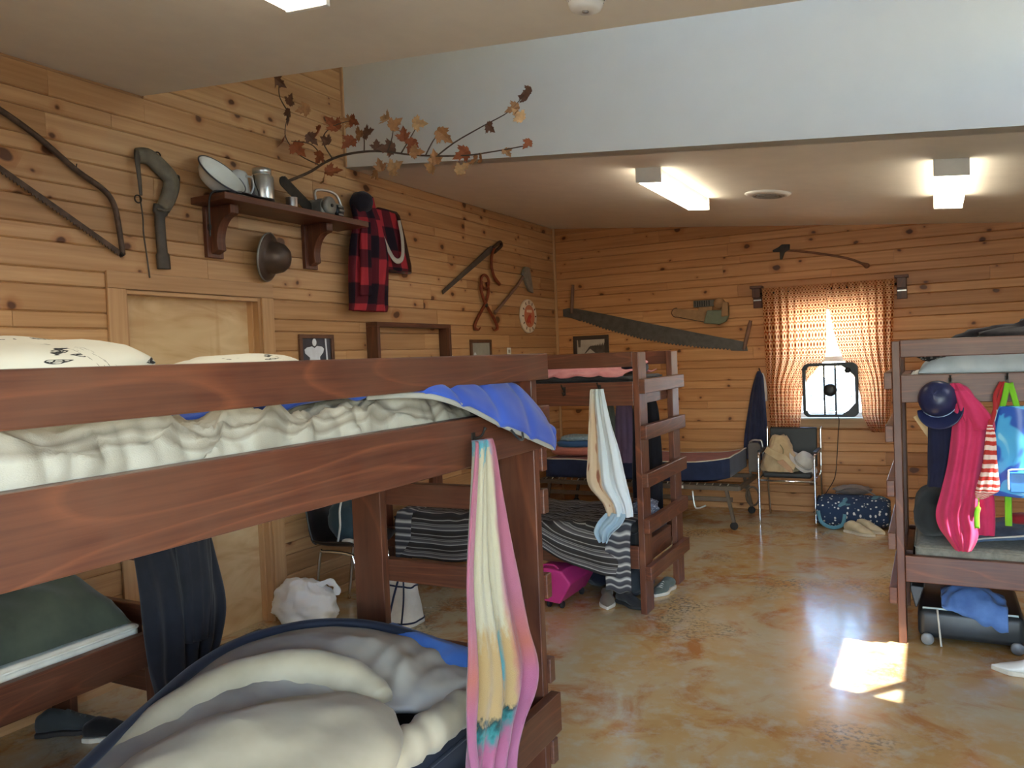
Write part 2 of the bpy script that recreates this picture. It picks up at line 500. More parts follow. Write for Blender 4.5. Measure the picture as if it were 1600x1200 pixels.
# left wall: backing with door opening, planks as parts
DY0, DY1, DZ = -5.447, -4.485, 2.07
g = G()
g.box(-0.16, -0.018, YN, DY0, -0.1, 3.3).box(-0.16, -0.018, DY1, 0.14, -0.1, 3.2).box(-0.16, -0.018, DY0, DY1, DZ, 3.3)
g.box(-0.16, -0.018, YW0 - 0.1, YW1 + 0.1, 3.2, ZT)
wl = struct(g.build('wall_left', TRIM_Y), 'knotty pine plank wall on the left with a door')
wl_loc = wl.location.copy()
def plank(axis, a0, a1, z0, z1, parent, mat, k):
    p = 0.0 + k
    sec = [(-0.018, z0), (-0.018, z1), (-0.0065, z1 - 0.0006), (p, z1 - 0.0065), (p, z0 + 0.0065), (-0.0065, z0 + 0.0006)]
    e = 0.0008
    if axis == 'y': pts = [(x, a0 + e, z) for x, z in sec] + [(x, a1 - e, z) for x, z in sec]
    else: pts = [(a0 + e, -x, z) for x, z in sec] + [(a1 - e, -x, z) for x, z in sec]
    fs = [(0,1,2,3,4,5), (11,10,9,8,7,6)] + [(i, (i+1) % 6, 6 + (i+1) % 6, 6 + i) for i in range(6)]
    return G().add(pts, fs).build('plank', mat, parent)
rows = []
z = -0.028 - 0.13
while z < ZT:
    rows.append((max(z, 0.0), z + 0.13)); rows.append((z + 0.13, z + 0.21)); z += 0.21
rp = random.Random(11)
def lay(axis, a0, a1, z0, z1, parent, mat):
    if a1 - a0 < 0.02 or z1 - z0 < 0.012: return
    a = a0
    ln = rp.uniform(0.5, 2.4)
    while a < a1 - 0.001:
        b = min(a + ln, a1)
        if a1 - b < 0.25: b = a1
        plank(axis, a, b, z0, z1, parent, mat, rp.uniform(-0.0012, 0.0012))
        a = b; ln = rp.choice((1.22, 1.52, 1.83, 2.1, 2.44)) + rp.uniform(-0.1, 0.1)
YV = -6.75
CASY0, CASY1, CASZ = -5.552, -4.385, 2.158
for z0, z1 in rows:
    if z1 <= 0.02: continue
    if z0 < CASZ - 0.01:
        top = min(z1, CASZ) if z1 - CASZ < 0.03 else z1
        lay('y', YV, CASY0, z0, z1, wl, PINE_Y); lay('y', CASY1, 0.0, z0, z1, wl, PINE_Y)
        if z1 > CASZ + 0.012: lay('y', CASY0, CASY1, CASZ, z1, wl, PINE_Y)
    elif z1 < 3.07: lay('y', YV, 0.0, z0, z1, wl, PINE_Y)
    else:
        if z0 < 3.06: lay('y', YW1, 0.0, z0, 3.07, wl, PINE_Y)
        if z0 < 3.12: lay('y', YV, YW0, z0, min(z1, 3.13), wl, PINE_Y)
        lay('y', YW0, YW1, z0, min(z1, ZT), wl, PINE_Y)

# door in the left wall
a = Mat('pale_plywood', 0.45, 0, 0.4)
v = a.obj()
g1 = a.noise(a.scale(v, (1, 1.2, 3.4)), 1.5, 3, 0.5, 1.2)
c = a.ramp(g1, [(0.35, srgb(190, 154, 112)), (0.5, srgb(208, 178, 136)), (0.68, srgb(220, 194, 154))])
g2 = a.noise(a.scale(v, (1, 6, 0.4)), 1.3, 2)
c = a.mix(a.ramp(g2, [(0.6, 0.0), (0.72, 0.35)]), c, srgb(168, 118, 70))
a.color(c)
PLY = a.m
door = struct(G().box(-0.12, -0.085, DY0 + 0.02, DY1 - 0.02, 0.0, DZ - 0.02).build('door_1', PLY), 'pale flush plywood door in a pine frame')
G().box(0.0, 0.018, CASY0, DY0, 0, CASZ - 0.085).build('casing', TRIM_Z, door, bevel=0.003)
G().box(0.0, 0.018, DY1, CASY1, 0, CASZ - 0.085).build('casing', TRIM_Z, door, bevel=0.003)
G().box(0.0, 0.0185, CASY0, CASY1, CASZ - 0.085, CASZ + 0.005).build('casing', TRIM_Y, door, bevel=0.003)
G().box(-0.155, 0.0, DY0, DY0 + 0.02, 0, DZ).build('jamb', TRIM_Z, door)
G().box(-0.155, 0.0, DY1 - 0.02, DY1, 0, DZ).build('jamb', TRIM_Z, door)
G().box(-0.155, 0.0, DY0 + 0.02, DY1 - 0.02, DZ - 0.02, DZ).build('jamb', TRIM_Y, door)
G().box(-0.085, -0.045, DY0 + 0.02, DY0 + 0.032, 0, DZ - 0.02).box(-0.085, -0.045, DY1 - 0.032, DY1 - 0.02, 0, DZ - 0.02).build('door_stop', TRIM_Z, door)
g = G().lathe([(0.028, 0), (0.028, 0.008), (0.011, 0.012), (0.011, 0.035), (0.026, 0.042), (0.028, 0.06), (0.018, 0.07), (0.0, 0.072)], (-0.085, DY0 + 0.09, 0.95), (1, 0, 0), 16)
g.build('knob', STEEL, door, True)

# back wall with a window behind the curtains
WX0, WX1, WZ0, WZ1 = 2.50, 3.28, 0.93, 2.02
g = G()
g.box(-0.16, WX0, 0.018, 0.14, -0.1, 3.2).box(WX1, XR + 0.12, 0.018, 0.14, -0.1, 2.75)
g.box(WX0, WX1, 0.018, 0.14, -0.1, WZ0).box(WX0, WX1, 0.018, 0.14, WZ1, 2.85)
wb = struct(g.build('wall_back', TRIM_X), 'knotty pine plank wall at the back with a curtained window')
XV = 4.85
kx0, kx1, kz0, kz1 = WX0 - 0.08, WX1 + 0.08, WZ0 - 0.10, WZ1 + 0.08
for z0, z1 in rows:
    if z1 <= 0.02: continue
    xm = min(XV, (3.07 - z0) / 0.1 - 0.02)
    if xm <= 0.1: continue
    if z1 > kz0 + 0.006 and z0 < kz1 - 0.006:
        lay('x', 0.0, kx0, z0, z1, wb, PINE_X); lay('x', kx1, xm, z0, z1, wb, PINE_X)
        if z0 < kz0: lay('x', kx0, kx1, z0, kz0, wb, PINE_X)
        if z1 > kz1: lay('x', kx0, kx1, kz1, z1, wb, PINE_X)
    else: lay('x', 0.0, xm, z0, z1, wb, PINE_X)
f = 0.045
g = G().box(WX0, WX0 + f, 0.05, 0.11, WZ0, WZ1).box(WX1 - f, WX1, 0.05, 0.11, WZ0, WZ1)
g.box(WX0 + f, WX1 - f, 0.05, 0.11, WZ0, WZ0 + f).box(WX0 + f, WX1 - f, 0.05, 0.11, WZ1 - f, WZ1)
g.box(WX0 + f, WX1 - f, 0.055, 0.105, 1.47, 1.52)
win = struct(g.build('window_1', WPLASTIC, bevel=0.003), 'white framed sash window behind the orange curtains')
G().box(WX0 + f, WX1 - f, 0.085, 0.09, 1.52, WZ1 - f).build('pane', GLASS, win)
G().box(WX0 + f, WX1 - f, 0.065, 0.07, WZ0 + f, 1.47).build('pane', GLASS, win)
G().box(kx0, WX0, -0.018, 0.018, WZ0, WZ1).build('casing', TRIM_Z, win, bevel=0.003)
G().box(WX1, kx1, -0.018, 0.018, WZ0, WZ1).build('casing', TRIM_Z, win, bevel=0.003)
G().box(kx0, kx1, -0.018, 0.018, WZ1, kz1).build('casing', TRIM_X, win, bevel=0.003)
G().box(kx0 + 0.02, kx1 - 0.02, -0.02, 0.018, kz0, WZ0 - 0.015).build('apron', TRIM_X, win, bevel=0.003)
G().box(kx0, kx1, -0.035, 0.05, WZ0 - 0.015, WZ0).build('sill', WPLASTIC, win, bevel=0.003)

# corner trims
struct(G().box(0.0, 0.022, -0.022, 0.0, 0, zfar(0.0)).build('trim_1', TRIM_Z), 'narrow pine strip up the back left corner')
struct(G().box(0.0, 0.02, YW1 - 0.02, YW1, zfar(0), ZT).build('trim_2', TRIM_Z), 'narrow pine strip beside the white plaster wall')
# ------------------------------------------------------------------ cloth helpers
def hang(rows, O, U, N, nu=40, nv=40, folds=4, amp=0.02, depth=None, seed=0.0, uvs=(0.5, 1.0), top=0.25):
    """hanging cloth: rows = (z, u0, u1, n) from the top down, in the frame O,U,N; depth > 0 gives a closed garment"""
    O = V(O); U = V(U); N = V(N)
    rows = [tuple(r) if len(r) == 4 else tuple(r) + (0.0,) for r in rows]
    g = G()
    if depth is None:
        def fn(u, v):
            z, a, b, n = cat(rows, v)
            k = top + (1 - top) * v
            w_ = u * folds * 2 * math.pi + seed + 1.3 * nz(u * 2 + seed, v * 1.6)
            off = amp * k * (math.sin(w_) + 0.45 * math.sin(2.1 * w_ + 1.0 + 2 * v)) + 0.4 * amp * nz(u * 7, v * 6, seed)
            return O + U * (a + (b - a) * u) + N * (n + off) + V((0, 0, z))
        g.grid(fn, nu, nv, False, uvs)
    else:
        def fn(u, v):
            z, a, b, n = cat(rows, v)
            an = 2 * math.pi * u
            k = top + (1 - top) * v
            mid = (a + b) / 2; h = (b - a) / 2
            rip = 1 + 0.5 * amp * k * nz(math.cos(an) * 2, math.sin(an) * 2 + seed, v * 4)
            d = depth * min(1.0, h / 0.08)
            w_ = math.cos(an) * folds * 2.0 + seed + 1.6 * nz(v * 2.2, seed, math.cos(an)) + 1.1 * v
            fo = amp * 0.16 * min(1.0, h / 0.1) * k * (math.sin(w_) + 0.6 * ridge(math.cos(an) * 1.6 + seed, v * 3.5, 3.0) - 0.3) * abs(math.sin(an)) ** 0.7
            return O + U * (mid + h * math.cos(an) * rip) + N * (n + d * math.sin(an) * rip + (fo if math.sin(an) > 0 else -0.3 * fo)) + V((0, 0, z))
        g.grid(fn, nu, nv, True, uvs)
        top_i = [i for i in range(nu)]; bot_i = [(nv - 1) * nu + i for i in range(nu)]
        g.f.append(tuple(reversed(top_i))); g.f.append(tuple(bot_i))
    return g

def ridge(x, y, s=0.0):
    """sharp wrinkle pattern in about 0..1"""
    return 1 - abs(nz(x, y, s)) * 2.2

def hook(parent_name_label, p, nrm):
    """small black double coat hook on a board"""
    t = thing('coat_hook', parent_name_label, 'hook', p, 'coat hooks screwed to the bunk rails')
    p = V(p); n = V(nrm); s_ = n.cross(V((0, 0, 1)))
    G().bar(p + n * 0.002 + V((0, 0, -0.025)), p + n * 0.002 + V((0, 0, 0.03)), 0.018, 0.004, n).build('plate', IRON, t)
    G().tube(smooth_path([tuple(p + n*0.004 + V((0,0,0.012))), tuple(p + n*0.03 + V((0,0,0.02))), tuple(p + n*0.045 + V((0,0,0.045)))], 7), [0.004]*6 + [0.006], 8).build('prong', IRON, t, True)
    G().tube(smooth_path([tuple(p + n*0.004 + V((0,0,-0.012))), tuple(p + n*0.022 + V((0,0,-0.024))), tuple(p + n*0.03 + V((0,0,-0.004)))], 7), [0.004]*6 + [0.006], 8).build('prong', IRON, t, True)
    return t

# ------------------------------------------------------------------ bunk beds
BH = 1.636
def bunk(label, org, L_, W_, outside, low, rungs, wood, guard=(1.543, 1.636), rail=(1.302, 1.45), pw=0.145, skip_near_guard=False):
    """L_ = unit vector along the bed away from the ladder end, W_ = unit vector across from the camera side"""
    org = V(org); L_ = V(L_); W_ = V(W_)
    LEN, WID = 2.06, 0.84
    ax = 'x' if abs(L_.x) > 0.5 else 'y'; bx = 'y' if ax == 'x' else 'x'
    t = thing('bunk_bed', label, 'bunk bed', org, 'stained timber bunk beds')
    def b(name, l0, l1, w0, w1, z0, z1, grain):
        p = org + L_*l0 + W_*w0; q = org + L_*l1 + W_*w1
        return G().box(p.x, q.x, p.y, q.y, z0, z1).build(name, wood[grain], t, bevel=0.004)
    for l in (0.0, LEN - 0.04):
        for w0 in (0.0, WID - pw):
            b('post', l, l + 0.04, w0, w0 + pw, 0, BH - 0.004, 'z')
    for side in (0, 1):
        if outside: l0, l1 = -0.02, LEN + 0.03; w0, w1 = ((-0.04, 0.0) if side == 0 else (WID, WID + 0.04))
        else: l0, l1 = 0.041, LEN - 0.041; w0, w1 = ((0.002, 0.042) if side == 0 else (WID - 0.042, WID - 0.002))
        b('guard_rail', l0, l1, w0, w1, guard[0], guard[1], ax)
        b('side_rail', l0, l1, w0, w1, rail[0], rail[1], ax)
        b('side_rail', l0, l1, w0, w1, low, low + 0.142, ax)
    iw = 0.045
    for z0 in (rail[0] + 0.02, low + 0.02):
        b('bed_board', 0.042, LEN - 0.042, iw, WID - iw, z0, z0 + 0.018, ax)
    for z0, z1 in ((low, low + 0.14), (rail[0], rail[1])):
        b('end_rail', LEN - 0.078, LEN - 0.04, pw + 0.0, WID - pw, z0, z1, bx)
        b('end_rail', 0.041, 0.078, pw, WID - pw, z0, z1, bx)
    for zt in rungs:
        b('rung', -0.04, -0.0005, -0.012, WID + 0.012, zt - 0.09, zt, bx)
    return t

bunk('dark stained bunk bed filling the left foreground, blue sleeping bag spilling off it', (2.51, -5.65, 0), (0, -1, 0), (-1, 0, 0), True, 0.262, (0.225, 0.525, 0.835, 1.145, 1.30), ST)
bunk('stained bunk bed along the left wall behind the foreground bunk', (0.86, -5.93, 0), (0, -1, 0), (-1, 0, 0), False, 0.40, (0.305, 0.60, 0.885, 1.18, 1.465), ST)
bunk('red-brown bunk bed in mid room with a five rung ladder on its end', (2.17, -3.54, 0), (-1, 0, 0), (0, 1, 0), False, 0.281, (0.305, 0.60, 0.885, 1.18, 1.465), STL)
bunk('bunk bed at the right edge hung with a pink hoodie and bags', (3.572, -3.50, 0), (1, 0, 0), (0, 1, 0), False, 0.338, (0.305, 0.60, 0.885, 1.18, 1.465), STL)

def mattress(label, x0, x1, y0, y1, z0, z1, mat, piping=None):
    t = thing('mattress', label, 'mattress', ((x0+x1)/2, (y0+y1)/2, z0), 'bunk mattresses')
    G().box(x0, x1, y0, y1, z0, z1).build('ticking', mat, t, True, bevel=0.03, seg=4)
    for z in (z0 + 0.014, z1 - 0.014):
        pts = []
        r = 0.03
        for cx_, cy_, a0 in ((x1-r, y1-r, 0), (x0+r, y1-r, 90), (x0+r, y0+r, 180), (x1-r, y0+r, 270)):
            for k in range(5):
                an = math.radians(a0 + 22.5*k); pts.append((cx_ + (r+0.0)*math.cos(an), cy_ + (r+0.0)*math.sin(an), z))
        G().tube(pts, 0.005, 6, True).build('piping', piping or mat, t, True)
    return t
NAVY = cloth('navy_ticking', srgb(34, 42, 66)); BLACKC = cloth('charcoal_cloth', srgb(36, 37, 40)); DKNAVY = cloth('dark_navy_cloth', srgb(24, 28, 44))
CREAMP = cloth('cream_piping', srgb(205, 196, 176))
GREYT = stripes('grey_checked_ticking', [(0, srgb(150, 148, 140)), (0.45, srgb(172, 168, 158)), (0.5, srgb(120, 120, 118)), (1, srgb(160, 156, 148))], 40, 1)
mattress('navy mattress on the upper deck of the foreground bunk', 1.74, 2.45, -7.60, -5.74, 1.342, 1.44, NAVY)
mattress('dark navy mattress on the lower deck of the foreground bunk', 1.735, 2.455, -7.60, -5.74, 0.302, 0.455, DKNAVY)
mattress('charcoal mattress on the upper deck of the red-brown ladder bunk', 0.21, 2.08, -3.485, -2.76, 1.342, 1.478, BLACKC)
mattress('charcoal mattress under the striped blanket of the ladder bunk', 0.21, 2.08, -3.485, -2.76, 0.321, 0.50, BLACKC)
mattress('white covered mattress on the upper deck of the right-hand bunk', 3.66, 5.50, -3.445, -2.72, 1.342, 1.455, cloth('white_sheet', srgb(214, 218, 218)))
mattress('grey ticking mattress on the lower deck of the right-hand bunk', 3.66, 5.50, -3.445, -2.72, 0.378, 0.53, cloth('grey_ticking', srgb(158, 152, 138), srgb(128, 124, 114), sc=40))
mattress('white sheeted mattress on the lower deck of the wall-side bunk', 0.08, 0.80, -7.88, -6.04, 0.44, 0.575, cloth('cream_sheet', srgb(222, 218, 200)))
mattress('grey mattress on the upper deck of the wall-side bunk', 0.08, 0.80, -7.88, -6.04, 1.342, 1.44, BLACKC)

# ------------------------------------------------------------------ foreground bunk, upper deck
CREAM = stripes('cream_plaid_blanket', [(0, srgb(170, 166, 153)), (0.55, srgb(168, 164, 150)), (0.62, srgb(132, 125, 111)), (0.72, srgb(162, 156, 141)), (0.8, srgb(124, 117, 104)), (0.9, srgb(166, 161, 147)), (1, srgb(170, 166, 153))], 3.4, 1, 0.1,
                cross=(2.6, [(0, (1, 1, 1)), (0.72, (1, 1, 1)), (0.78, (0.86, 0.85, 0.84)), (0.9, (0.9, 0.89, 0.88)), (0.95, (1, 1, 1))]))
def fn(u, v):
    y = -7.66 + 1.60 * u
    prof = [(2.505, 1.425), (2.508, 1.462), (2.488, 1.515), (2.44, 1.532), (2.36, 1.528), (2.2, 1.52), (2.0, 1.515), (1.8, 1.505)]
    x, z = cat(prof, v)
    up = math.sin(math.pi * min(1, v * 1.05)) ** 0.5
    r1 = max(0.0, ridge(y * 2.6 + v * 1.5, v * 1.8, 1.7)) ** 2; r2 = max(0.0, ridge(y * 6.5 - v * 4.0, v * 3.0 + 2, 4.1)) ** 2
    r3 = max(0.0, ridge(y * 13 + v * 7.0, v * 6.0, 8.1)) ** 2
    z += (0.045 * r1 + 0.028 * r2 + 0.012 * r3 - 0.045) * up + 0.03 * nz(y * 1.7, 3.3) * up
    fall = max(0.0, (u - 0.9) / 0.1)
    z -= 0.05 * fall * up
    x -= (0.022 * max(0.0, ridge(y * 7, v * 2.5, 6.0)) + 0.014 * max(0.0, ridge(y * 17, v * 3, 9.0))) * (1 - v) * (0.3 + v * 4 if v < 0.18 else 1.0)
    return V((min(x, 2.507), y, max(z, 1.448 if v > 0.25 else 1.40)))
o = G().grid(fn, 150, 44, False, (1.6, 0.9)).build('blanket', CREAM, None, True, solid=0.006, soff=1.0)
tag(o, 'crumpled cream plaid blanket on the top of the foreground bunk', 'blanket')

BLUE = cloth('royal_blue_nylon', srgb(52, 84, 176), srgb(40, 66, 152), 0.5, 5, False)
ZIP = cloth('grey_zip_tape', srgb(150, 150, 144))
hem = [(2.36, -7.15, 1.500), (2.40, -6.80, 1.528), (2.47, -6.60, 1.540), (2.545, -6.43, 1.535), (2.575, -6.28, 1.498), (2.590, -6.08, 1.425), (2.598, -5.90, 1.365), (2.595, -5.715, 1.308)]
crest = [(2.20, -7.15, 1.545), (2.26, -6.80, 1.560), (2.33, -6.60, 1.566), (2.40, -6.43, 1.568), (2.46, -6.26, 1.566), (2.50, -6.07, 1.56), (2.525, -5.85, 1.525), (2.575, -5.665, 1.36)]
back = [(1.85, -7.15, 1.50), (1.85, -6.80, 1.52), (1.86, -6.60, 1.53), (1.88, -6.43, 1.54), (1.9, -6.26, 1.54), (2.0, -6.07, 1.53), (2.2, -5.85, 1.49), (2.50, -5.64, 1.36)]
def bag(u, v):
    h = V(cat(hem, u)); c_ = V(cat(crest, u)); b_ = V(cat(back, u))
    if v < 0.5:
        t = v * 2; p = h.lerp(c_, t) + V((0.02, 0, 0.016)) * math.sin(math.pi * t) * min(1, 3 * (1 - u) + 0.3)
    else:
        t = v * 2 - 1; p = c_.lerp(b_, t) + V((0, 0, 0.012)) * math.sin(math.pi * t)
    q = 0.5 + 0.5 * math.cos(2 * math.pi * (u * 7 + 0.5 * v))
    p += V((0.35, 0, 1)) * (-0.012 * q ** 6 + 0.006 * nz(u * 9, v * 7))
    return p
t = thing('sleeping_bag', 'royal blue quilted sleeping bag spilling over the top rail of the foreground bunk', 'sleeping bag', (2.2, -6.4, 1.45))
G().grid(bag, 110, 36, False, (1.5, 0.8)).build('shell', BLUE, t, True, solid=0.014, soff=1.0)
zp = [V(cat(hem, 0.30 + 0.70 * i / 50)) for i in range(51)]
G().tube([p + V((0.004, 0, -0.004)) for p in zp], [(0.005, 0.008)] * 51, 8).build('zip', ZIP, t, True)
lp = [(2.606, -6.035, 1.40), (2.622, -6.02, 1.372), (2.62, -5.985, 1.365), (2.606, -5.96, 1.385)]
G().tube(smooth_path(lp, 12), 0.004, 6).build('loop', BLACKC, t, True)

PRINT = Mat('printed_pillowcase', 0.9, 0, 0.2)
uv = PRINT.uv()
vo = PRINT.n('TexVoronoi'); PRINT.l(PRINT.mix(0.12, uv, PRINT.noise(uv, 14, 2, out=1)), vo.inputs['Vector']); vo.inputs['Scale'].default_value = 11
vo2 = PRINT.n('TexVoronoi'); vo2.feature = 'DISTANCE_TO_EDGE'; PRINT.l(uv, vo2.inputs['Vector']); vo2.inputs['Scale'].default_value = 60
ring = PRINT.ramp(vo.outputs['Distance'], [(0.0, 0.0), (0.14, 0.0), (0.17, 1.0), (0.22, 1.0), (0.26, 0.0)])
sel = PRINT.ramp(PRINT.sep(vo.outputs['Color'])[1], [(0.25, 0.0), (0.27, 1.0)])
fill = PRINT.math('MULTIPLY', PRINT.ramp(vo.outputs['Distance'], [(0.18, 1.0), (0.22, 0.0)]), PRINT.ramp(vo2.outputs['Distance'], [(0.08, 1.0), (0.16, 0.0)]))
fac = PRINT.math('MULTIPLY', PRINT.math('MAXIMUM', ring, fill), sel)
PRINT.color(PRINT.mix(fac, srgb(204, 201, 188), srgb(42, 44, 46)))
PRINT = PRINT.m
def pillow(label, c, r, rot, mat, seed=0.0, name='pillow', group=None, amp=0.10, p=2.6, fr=1.6):
    o = G().ball(c, r, rot, 40, 26, p, amp, fr, seed).build(name, mat, None, True)
    return tag(o, label, 'pillow' if name == 'pillow' else name.split('_')[-1], group)
pillow('large white pillow with black printed motifs at the left edge', (2.08, -7.22, 1.608), (0.27, 0.21, 0.095), (0.1, 0.06, 0.2), PRINT, 2.0)
pillow('small printed pillow showing above the guard rail before the plywood door', (2.08, -6.64, 1.602), (0.20, 0.125, 0.062), (0, 0, 0.2), PRINT, 5.0)
pillow('dark green cushion behind the printed pillow', (1.84, -7.32, 1.60), (0.1, 0.2, 0.085), (0, 0, 0.0), cloth('dark_green_cloth', srgb(44, 54, 44)), 7.0)

# pink towel on a hook of the foreground bunk
hook('black coat hook above the pink towel on the foreground bunk', (2.55, -6.175, 1.375), (1, 0, 0))
a = Mat('printed_beach_towel', 0.95, 0, 0.1)
uv = a.uv(); n = a.noise(uv, 7, 4); nx = a.noise(uv, 22, 3)
x = a.sep(uv)[0]; y = a.sep(uv)[1]
xd = a.math('ADD', x, a.math('MULTIPLY', a.math('SUBTRACT', n, 0.5), 0.10))
yd = a.math('ADD', y, a.math('MULTIPLY', a.math('SUBTRACT', nx, 0.5), 0.16))
body = a.ramp(yd, [(0.0, srgb(206, 120, 140)), (0.075, srgb(92, 176, 196)), (0.12, srgb(120, 188, 200)), (0.13, srgb(216, 206, 178)), (0.42, srgb(216, 204, 172)), (0.46, srgb(205, 168, 112)), (0.66, srgb(208, 172, 118)), (0.69, srgb(44, 74, 74)), (0.73, srgb(70, 150, 146)), (0.80, srgb(196, 110, 140)), (1.0, srgb(210, 130, 165))])
pinkc = a.ramp(y, [(0.0, srgb(196, 118, 138)), (0.38, srgb(194, 118, 140)), (0.5, srgb(202, 116, 100)), (0.6, srgb(194, 112, 142)), (1, srgb(194, 120, 152))])
mask = a.ramp(xd, [(0.0, 0.0), (0.09, 0.0), (0.12, 1.0), (0.66, 1.0), (0.70, 0.0)])
c = a.mix(mask, pinkc, body)
teal = a.math('MULTIPLY', a.ramp(a.math('ABSOLUTE', a.math('SUBTRACT', xd, 0.52)), [(0.05, 1.0), (0.08, 0.0)]), a.ramp(a.math('ABSOLUTE', a.math('SUBTRACT', yd, 0.52)), [(0.06, 1.0), (0.08, 0.0)]))
c = a.mix(teal, c, srgb(108, 182, 190))
a.color(a.mix(1.0, c, (0.56, 0.57, 0.57), 'MULTIPLY')); a.b.inputs['Sheen Weight'].default_value = 0.3
a.bump(a.noise(uv, 350, 2), 0.5, 0.004)
TOWELP = a.m
rows_ = [(1.385, -6.235, -6.150, 0.008), (1.36, -6.25, -6.14, 0.012), (1.2, -6.285, -6.105, 0.006), (1.0, -6.32, -6.065, 0.006), (0.8, -6.34, -6.0, 0.01), (0.66, -6.355, -5.955, 0.012), (0.57, -6.362, -5.975, 0.012), (0.50, -6.365, -6.07, 0.014), (0.42, -6.368, -6.135, 0.014), (0.25, -6.37, -6.17, 0.014)]
g = hang(rows_, (2.585, 0, 0), (0, 1, 0), (1, 0, 0), 60, 70, 3.2, 0.026, None, 0.6, (1.0, 1.0), 0.35)
o = g.build('towel', TOWELP, None, True, solid=0.008)
tag(o, 'long pink and cream beach towel hanging from the foreground bunk', 'towel')

# foreground bunk, lower deck: opened sleeping bag
t = thing('sleeping_bag', 'puffy tan and grey lined sleeping bag open on the lower foreground bunk', 'sleeping bag', (2.1, -6.4, 0.46))
LIN = Mat('tan_and_grey_lining', 0.75, 0, 0.3)
nn = LIN.noise(LIN.obj(), 3.2, 3)
LIN.color(LIN.ramp(nn, [(0.35, srgb(150, 144, 138)), (0.5, srgb(172, 165, 152)), (0.7, srgb(182, 172, 152))]))
LIN = LIN.m
TAN = cloth('tan_lining', srgb(184, 170, 142), srgb(162, 148, 120), 0.7, 4, False)
SHELL = cloth('navy_shell', srgb(30, 34, 48), srgb(24, 27, 38), 0.6, 5, False)
BLUEL = cloth('blue_lining', srgb(70, 118, 190), srgb(54, 96, 168), 0.55, 5, False)
rim = [(2.02, -7.30, 0.60), (1.90, -7.02, 0.645), (1.80, -6.75, 0.67), (1.71, -6.50, 0.685), (1.675, -6.27, 0.685), (1.74, -6.06, 0.675), (1.87, -5.93, 0.655), (2.02, -5.87, 0.625), (2.18, -5.84, 0.585), (2.36, -5.83, 0.545)]
inn = [(2.42, -7.35, 0.53), (2.36, -7.1, 0.56), (2.28, -6.9, 0.58), (2.22, -6.7, 0.60), (2.18, -6.5, 0.61), (2.2, -6.42, 0.61), (2.26, -6.36, 0.60), (2.32, -6.3, 0.58), (2.39, -6.24, 0.56), (2.46, -6.15, 0.535)]
def lin(u, v):
    p = V(cat(rim, u)).lerp(V(cat(inn, u)), v)
    z = 0.03 * math.sin(math.pi * v) + (0.014 * ridge(u * 5, v * 1.6, 2.0) + 0.010 * ridge(u * 11 + v * 2, v * 1.5, 7.0) + 0.005 * ridge(u * 23 - v * 3, v * 3, 9.0)) * math.sin(math.pi * v) + 0.008 * nz(u * 14, v * 4)
    return p + V((0, 0, z))
G().grid(lin, 90, 40, False, (1, 1)).build('lining', LIN, t, True, solid=0.02, soff=-1.0)
outr = [(1.93, -7.38, 0.47), (1.80, -7.1, 0.47), (1.70, -6.8, 0.47), (1.655, -6.52, 0.47), (1.635, -6.26, 0.47), (1.69, -5.99, 0.47), (1.85, -5.85, 0.47), (2.02, -5.79, 0.47), (2.2, -5.77, 0.47), (2.40, -5.77, 0.47)]
def outer(u, v):
    p = V(cat(rim, u)).lerp(V(cat(outr, u)), v)
    ctr = V((2.25, -6.6, p.z)); d = (p - ctr).normalized()
    return p + d * 0.035 * math.sin(math.pi * v) + V((0, 0, 0.008 - 0.0 * v)) + V((0, 0, 0.008)) * nz(u * 12, v * 3)
G().grid(outer, 90, 16, False, (1, 1)).build('shell', SHELL, t, True, solid=0.02, soff=-1.0)
G().tube([V(cat(rim, i / 70)) + V((0, 0, 0.012)) for i in range(71)], 0.017, 8).build('rim', SHELL, t, True)
def puff(c, r, rot, seed, amp=0.13, fr=1.3, pk=10):
    c = V(c); R = Matrix.Rotation(rot, 3, 'Z')
    def f_(u, v):
        an = 2 * math.pi * u; b_ = math.pi * (v - 0.5)
        q = V((math.cos(b_) * math.cos(an), math.cos(b_) * math.sin(an), math.sin(b_)))
        k = 1 + amp * nz(q.x * fr + seed, q.y * fr, q.z * fr) + 0.045 * ridge(q.x * 2.2 + seed, q.y * 2.2, q.z * 2) - 0.02 * abs(math.sin(an * pk / 2)) * math.cos(b_) ** 3
        p = R @ V((q.x * r[0] * k, q.y * r[1] * k, q.z * r[2] * k)) + c
        p.z = max(p.z, 0.47)
        return p
    return f_
G().grid(puff((2.20, -6.80, 0.555), (0.30, 0.46, 0.165), -0.2, 1.0), 70, 36, True).build('padded_fold', TAN, t, True)
arm = smooth_path([(1.93, -7.15, 0.565), (1.885, -6.92, 0.60), (1.86, -6.70, 0.645), (1.90, -6.50, 0.665), (2.02, -6.36, 0.665), (2.17, -6.31, 0.635), (2.28, -6.33, 0.60)], 40)
G().tube(arm, [0.03 + 0.045 * math.sin(math.pi * (0.08 + 0.84 * i / 39)) ** 0.7 + 0.006 * nz(i * 0.4, 2) for i in range(40)], 18).build('padded_fold', TAN, t, True)
arm = smooth_path([(2.33, -7.2, 0.53), (2.40, -6.9, 0.54), (2.43, -6.6, 0.545), (2.445, -6.35, 0.54), (2.44, -6.12, 0.53)], 36)
G().tube(arm, [0.055 + 0.008 * nz(i * 0.5, 7) + 0.004 * math.sin(i * 1.9) for i in range(36)], 16).build('padded_fold', TAN, t, True)
def bl(u, v):
    x = 1.95 + 0.50 * u; y = -5.78 - 0.30 * v * (0.4 + 0.6 * u)
    return V((x, y, 0.585 - 0.05 * u + 0.05 * math.sin(math.pi * v) + 0.012 * ridge(u * 3, v * 3, 5)))
